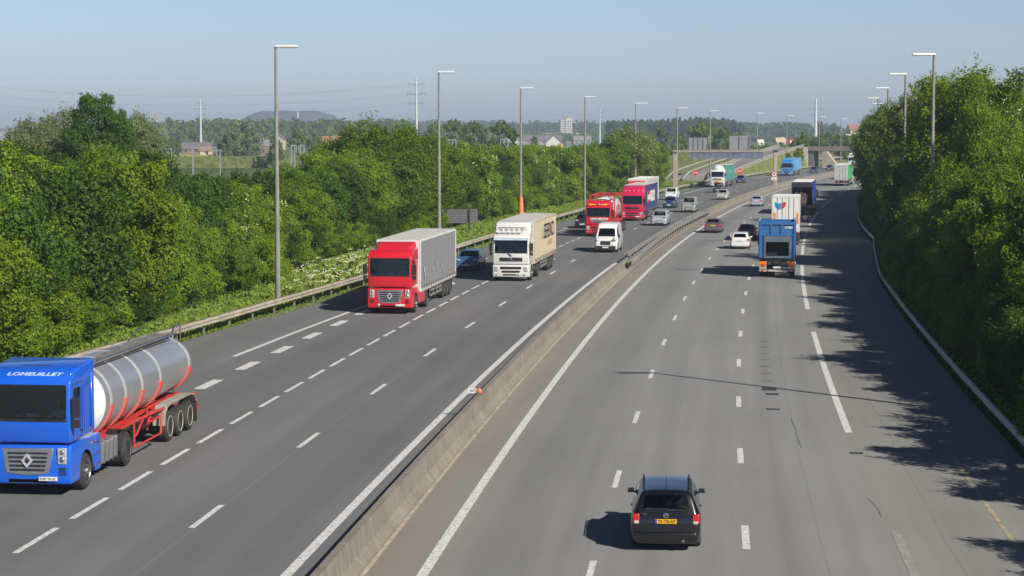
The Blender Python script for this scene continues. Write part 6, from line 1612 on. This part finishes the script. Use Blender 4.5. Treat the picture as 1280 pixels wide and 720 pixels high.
make_car('sedan', 4.55, 1.78, 1.43, col('mauve', (.115, .08, .105)), 'mauve saloon seen from behind with a yellow plate, hugging the median line', 'car', 203.5, 1.9, True, plate=dict(m=PLATEY))
make_car('hatch', 4.1, 1.72, 1.45, col('dark_red', (.10, .012, .025)), 'dark red car partly behind the white hatchback', 'car', 191.5, 5.75, True, plate=dict(m=PLATEW))
make_car('hatch', 4.2, 1.70, 1.42, col('white_car', (.72, .72, .71)), 'white hatchback seen from behind beside the blue tipper', 'car', 176.2, 5.75, True, plate=dict(m=PLATEW))
make_car('sedan', 4.4, 1.72, 1.42, col('silver_blue', (.33, .38, .45)), 'silver-blue saloon seen from behind, alone left of the white box truck', 'car', 275.5, 2.3, True, plate=dict(m=PLATEW))
make_car('sedan', 4.4, 1.75, 1.43, col('silver', (.45, .46, .47)), 'silver car beside the trees ahead of the green truck', 'car', 418, 8.2, True, plate=dict(m=PLATEW))
make_car('hatch', 4.3, 1.76, 1.46, col('steel_blue', (.05, .11, .26)), 'blue hatchback in the nearside lane beside the white truck', 'car', 146.0, -13.1)
make_car('hatch', 4.1, 1.72, 1.48, col('near_black', (.02, .022, .03)), 'near-black hatchback in the nearside lane beside the red tank truck', 'car', 211.0, -12.2)
r, L, hw, H = make_car('van', 5.3, 1.99, 2.42, col('van_white', (.78, .78, .77), .05), 'white high-roofed panel van in front of the red tank truck', 'van', 169.6, -5.2, name='panel_van', trim=BLACKP)
make_car('mpv', 4.4, 1.80, 1.63, col('silver_mpv', (.40, .43, .48)), 'silver people carrier just ahead of the crimson truck', 'car', 217.8, -4.8)
make_car('mpv', 4.8, 1.90, 1.90, col('green_grey', (.28, .32, .29)), 'grey-green minibus in the fast lane near the median', 'minivan', 254, -4.8, name='minivan')
make_car('hatch', 4.2, 1.74, 1.48, col('mid_blue', (.02, .04, .11)), 'dark blue car left of the grey-green minibus', 'car', 267, -8.6)
make_car('mpv', 4.8, 1.86, 1.80, col('white_van2', (.76, .76, .75)), 'white light van behind the dark blue car', 'van', 299, -12.1, name='light_van')
make_car('hatch', 4.2, 1.74, 1.5, col('silver2', (.50, .50, .48)), 'small silver car in the fast lane below the teal truck', 'car', 301, -4.7)
make_car('estate', 4.5, 1.76, 1.5, col('charcoal', (.05, .055, .065)), 'charcoal estate car with a yellow load on its roof', 'car', 335, -8.9)
kn = thing('canoe', 'yellow canoe tied on the roof of the charcoal estate car', 'canoe', rp(337.2, -8.9, 1.56), heading(337) + math.pi)
m = MB(); m.ellip((0, 0, .2), (.5, 2.5, .26), 14, 12); m.build('hull', mat('canoe_yellow', (.72, .42, .10), .4), kn); m = MB(); m.box(-.6, .6, -1, -.95, -.03, .02); m.box(-.6, .6, 1, 1.05, -.03, .02); m.build('roof_bar', BLACKP, kn)
make_car('hatch', 4.3, 1.76, 1.5, col('navy_car', (.02, .045, .13)), 'navy car right of the teal trailer', 'car', 397, -12.3)
make_car('hatch', 4.3, 1.76, 1.5, col('navy_car2', (.03, .05, .12)), 'small dark car directly below the overpass pier', 'car', 494, -8.6)
make_car('hatch', 4.3, 1.76, 1.5, col('slate_car', (.05, .07, .11)), 'small dark blue car right of the overpass pier', 'car', 524, -8.6)

# ------------------------------------------------------------------ haze
if HAZE:
    b = MB(); b.box(-7600, 7600, -400, 8000, -2.0, 62.0); h = b.build('haze', None, None, smooth=0); h.data.materials.clear()
    m = bpy.data.materials.new('haze_air'); m.use_nodes = True; nt = m.node_tree; nt.nodes.clear()
    o = nt.nodes.new('ShaderNodeOutputMaterial'); v = nt.nodes.new('ShaderNodeVolumePrincipled'); v.inputs['Density'].default_value = .00024; v.inputs['Color'].default_value = (.70, .83, 1.0, 1)
    v.inputs['Anisotropy'].default_value = .0
    nt.links.new(v.outputs[0], o.inputs['Volume']); h.data.materials.append(m); h['kind'] = 'stuff'
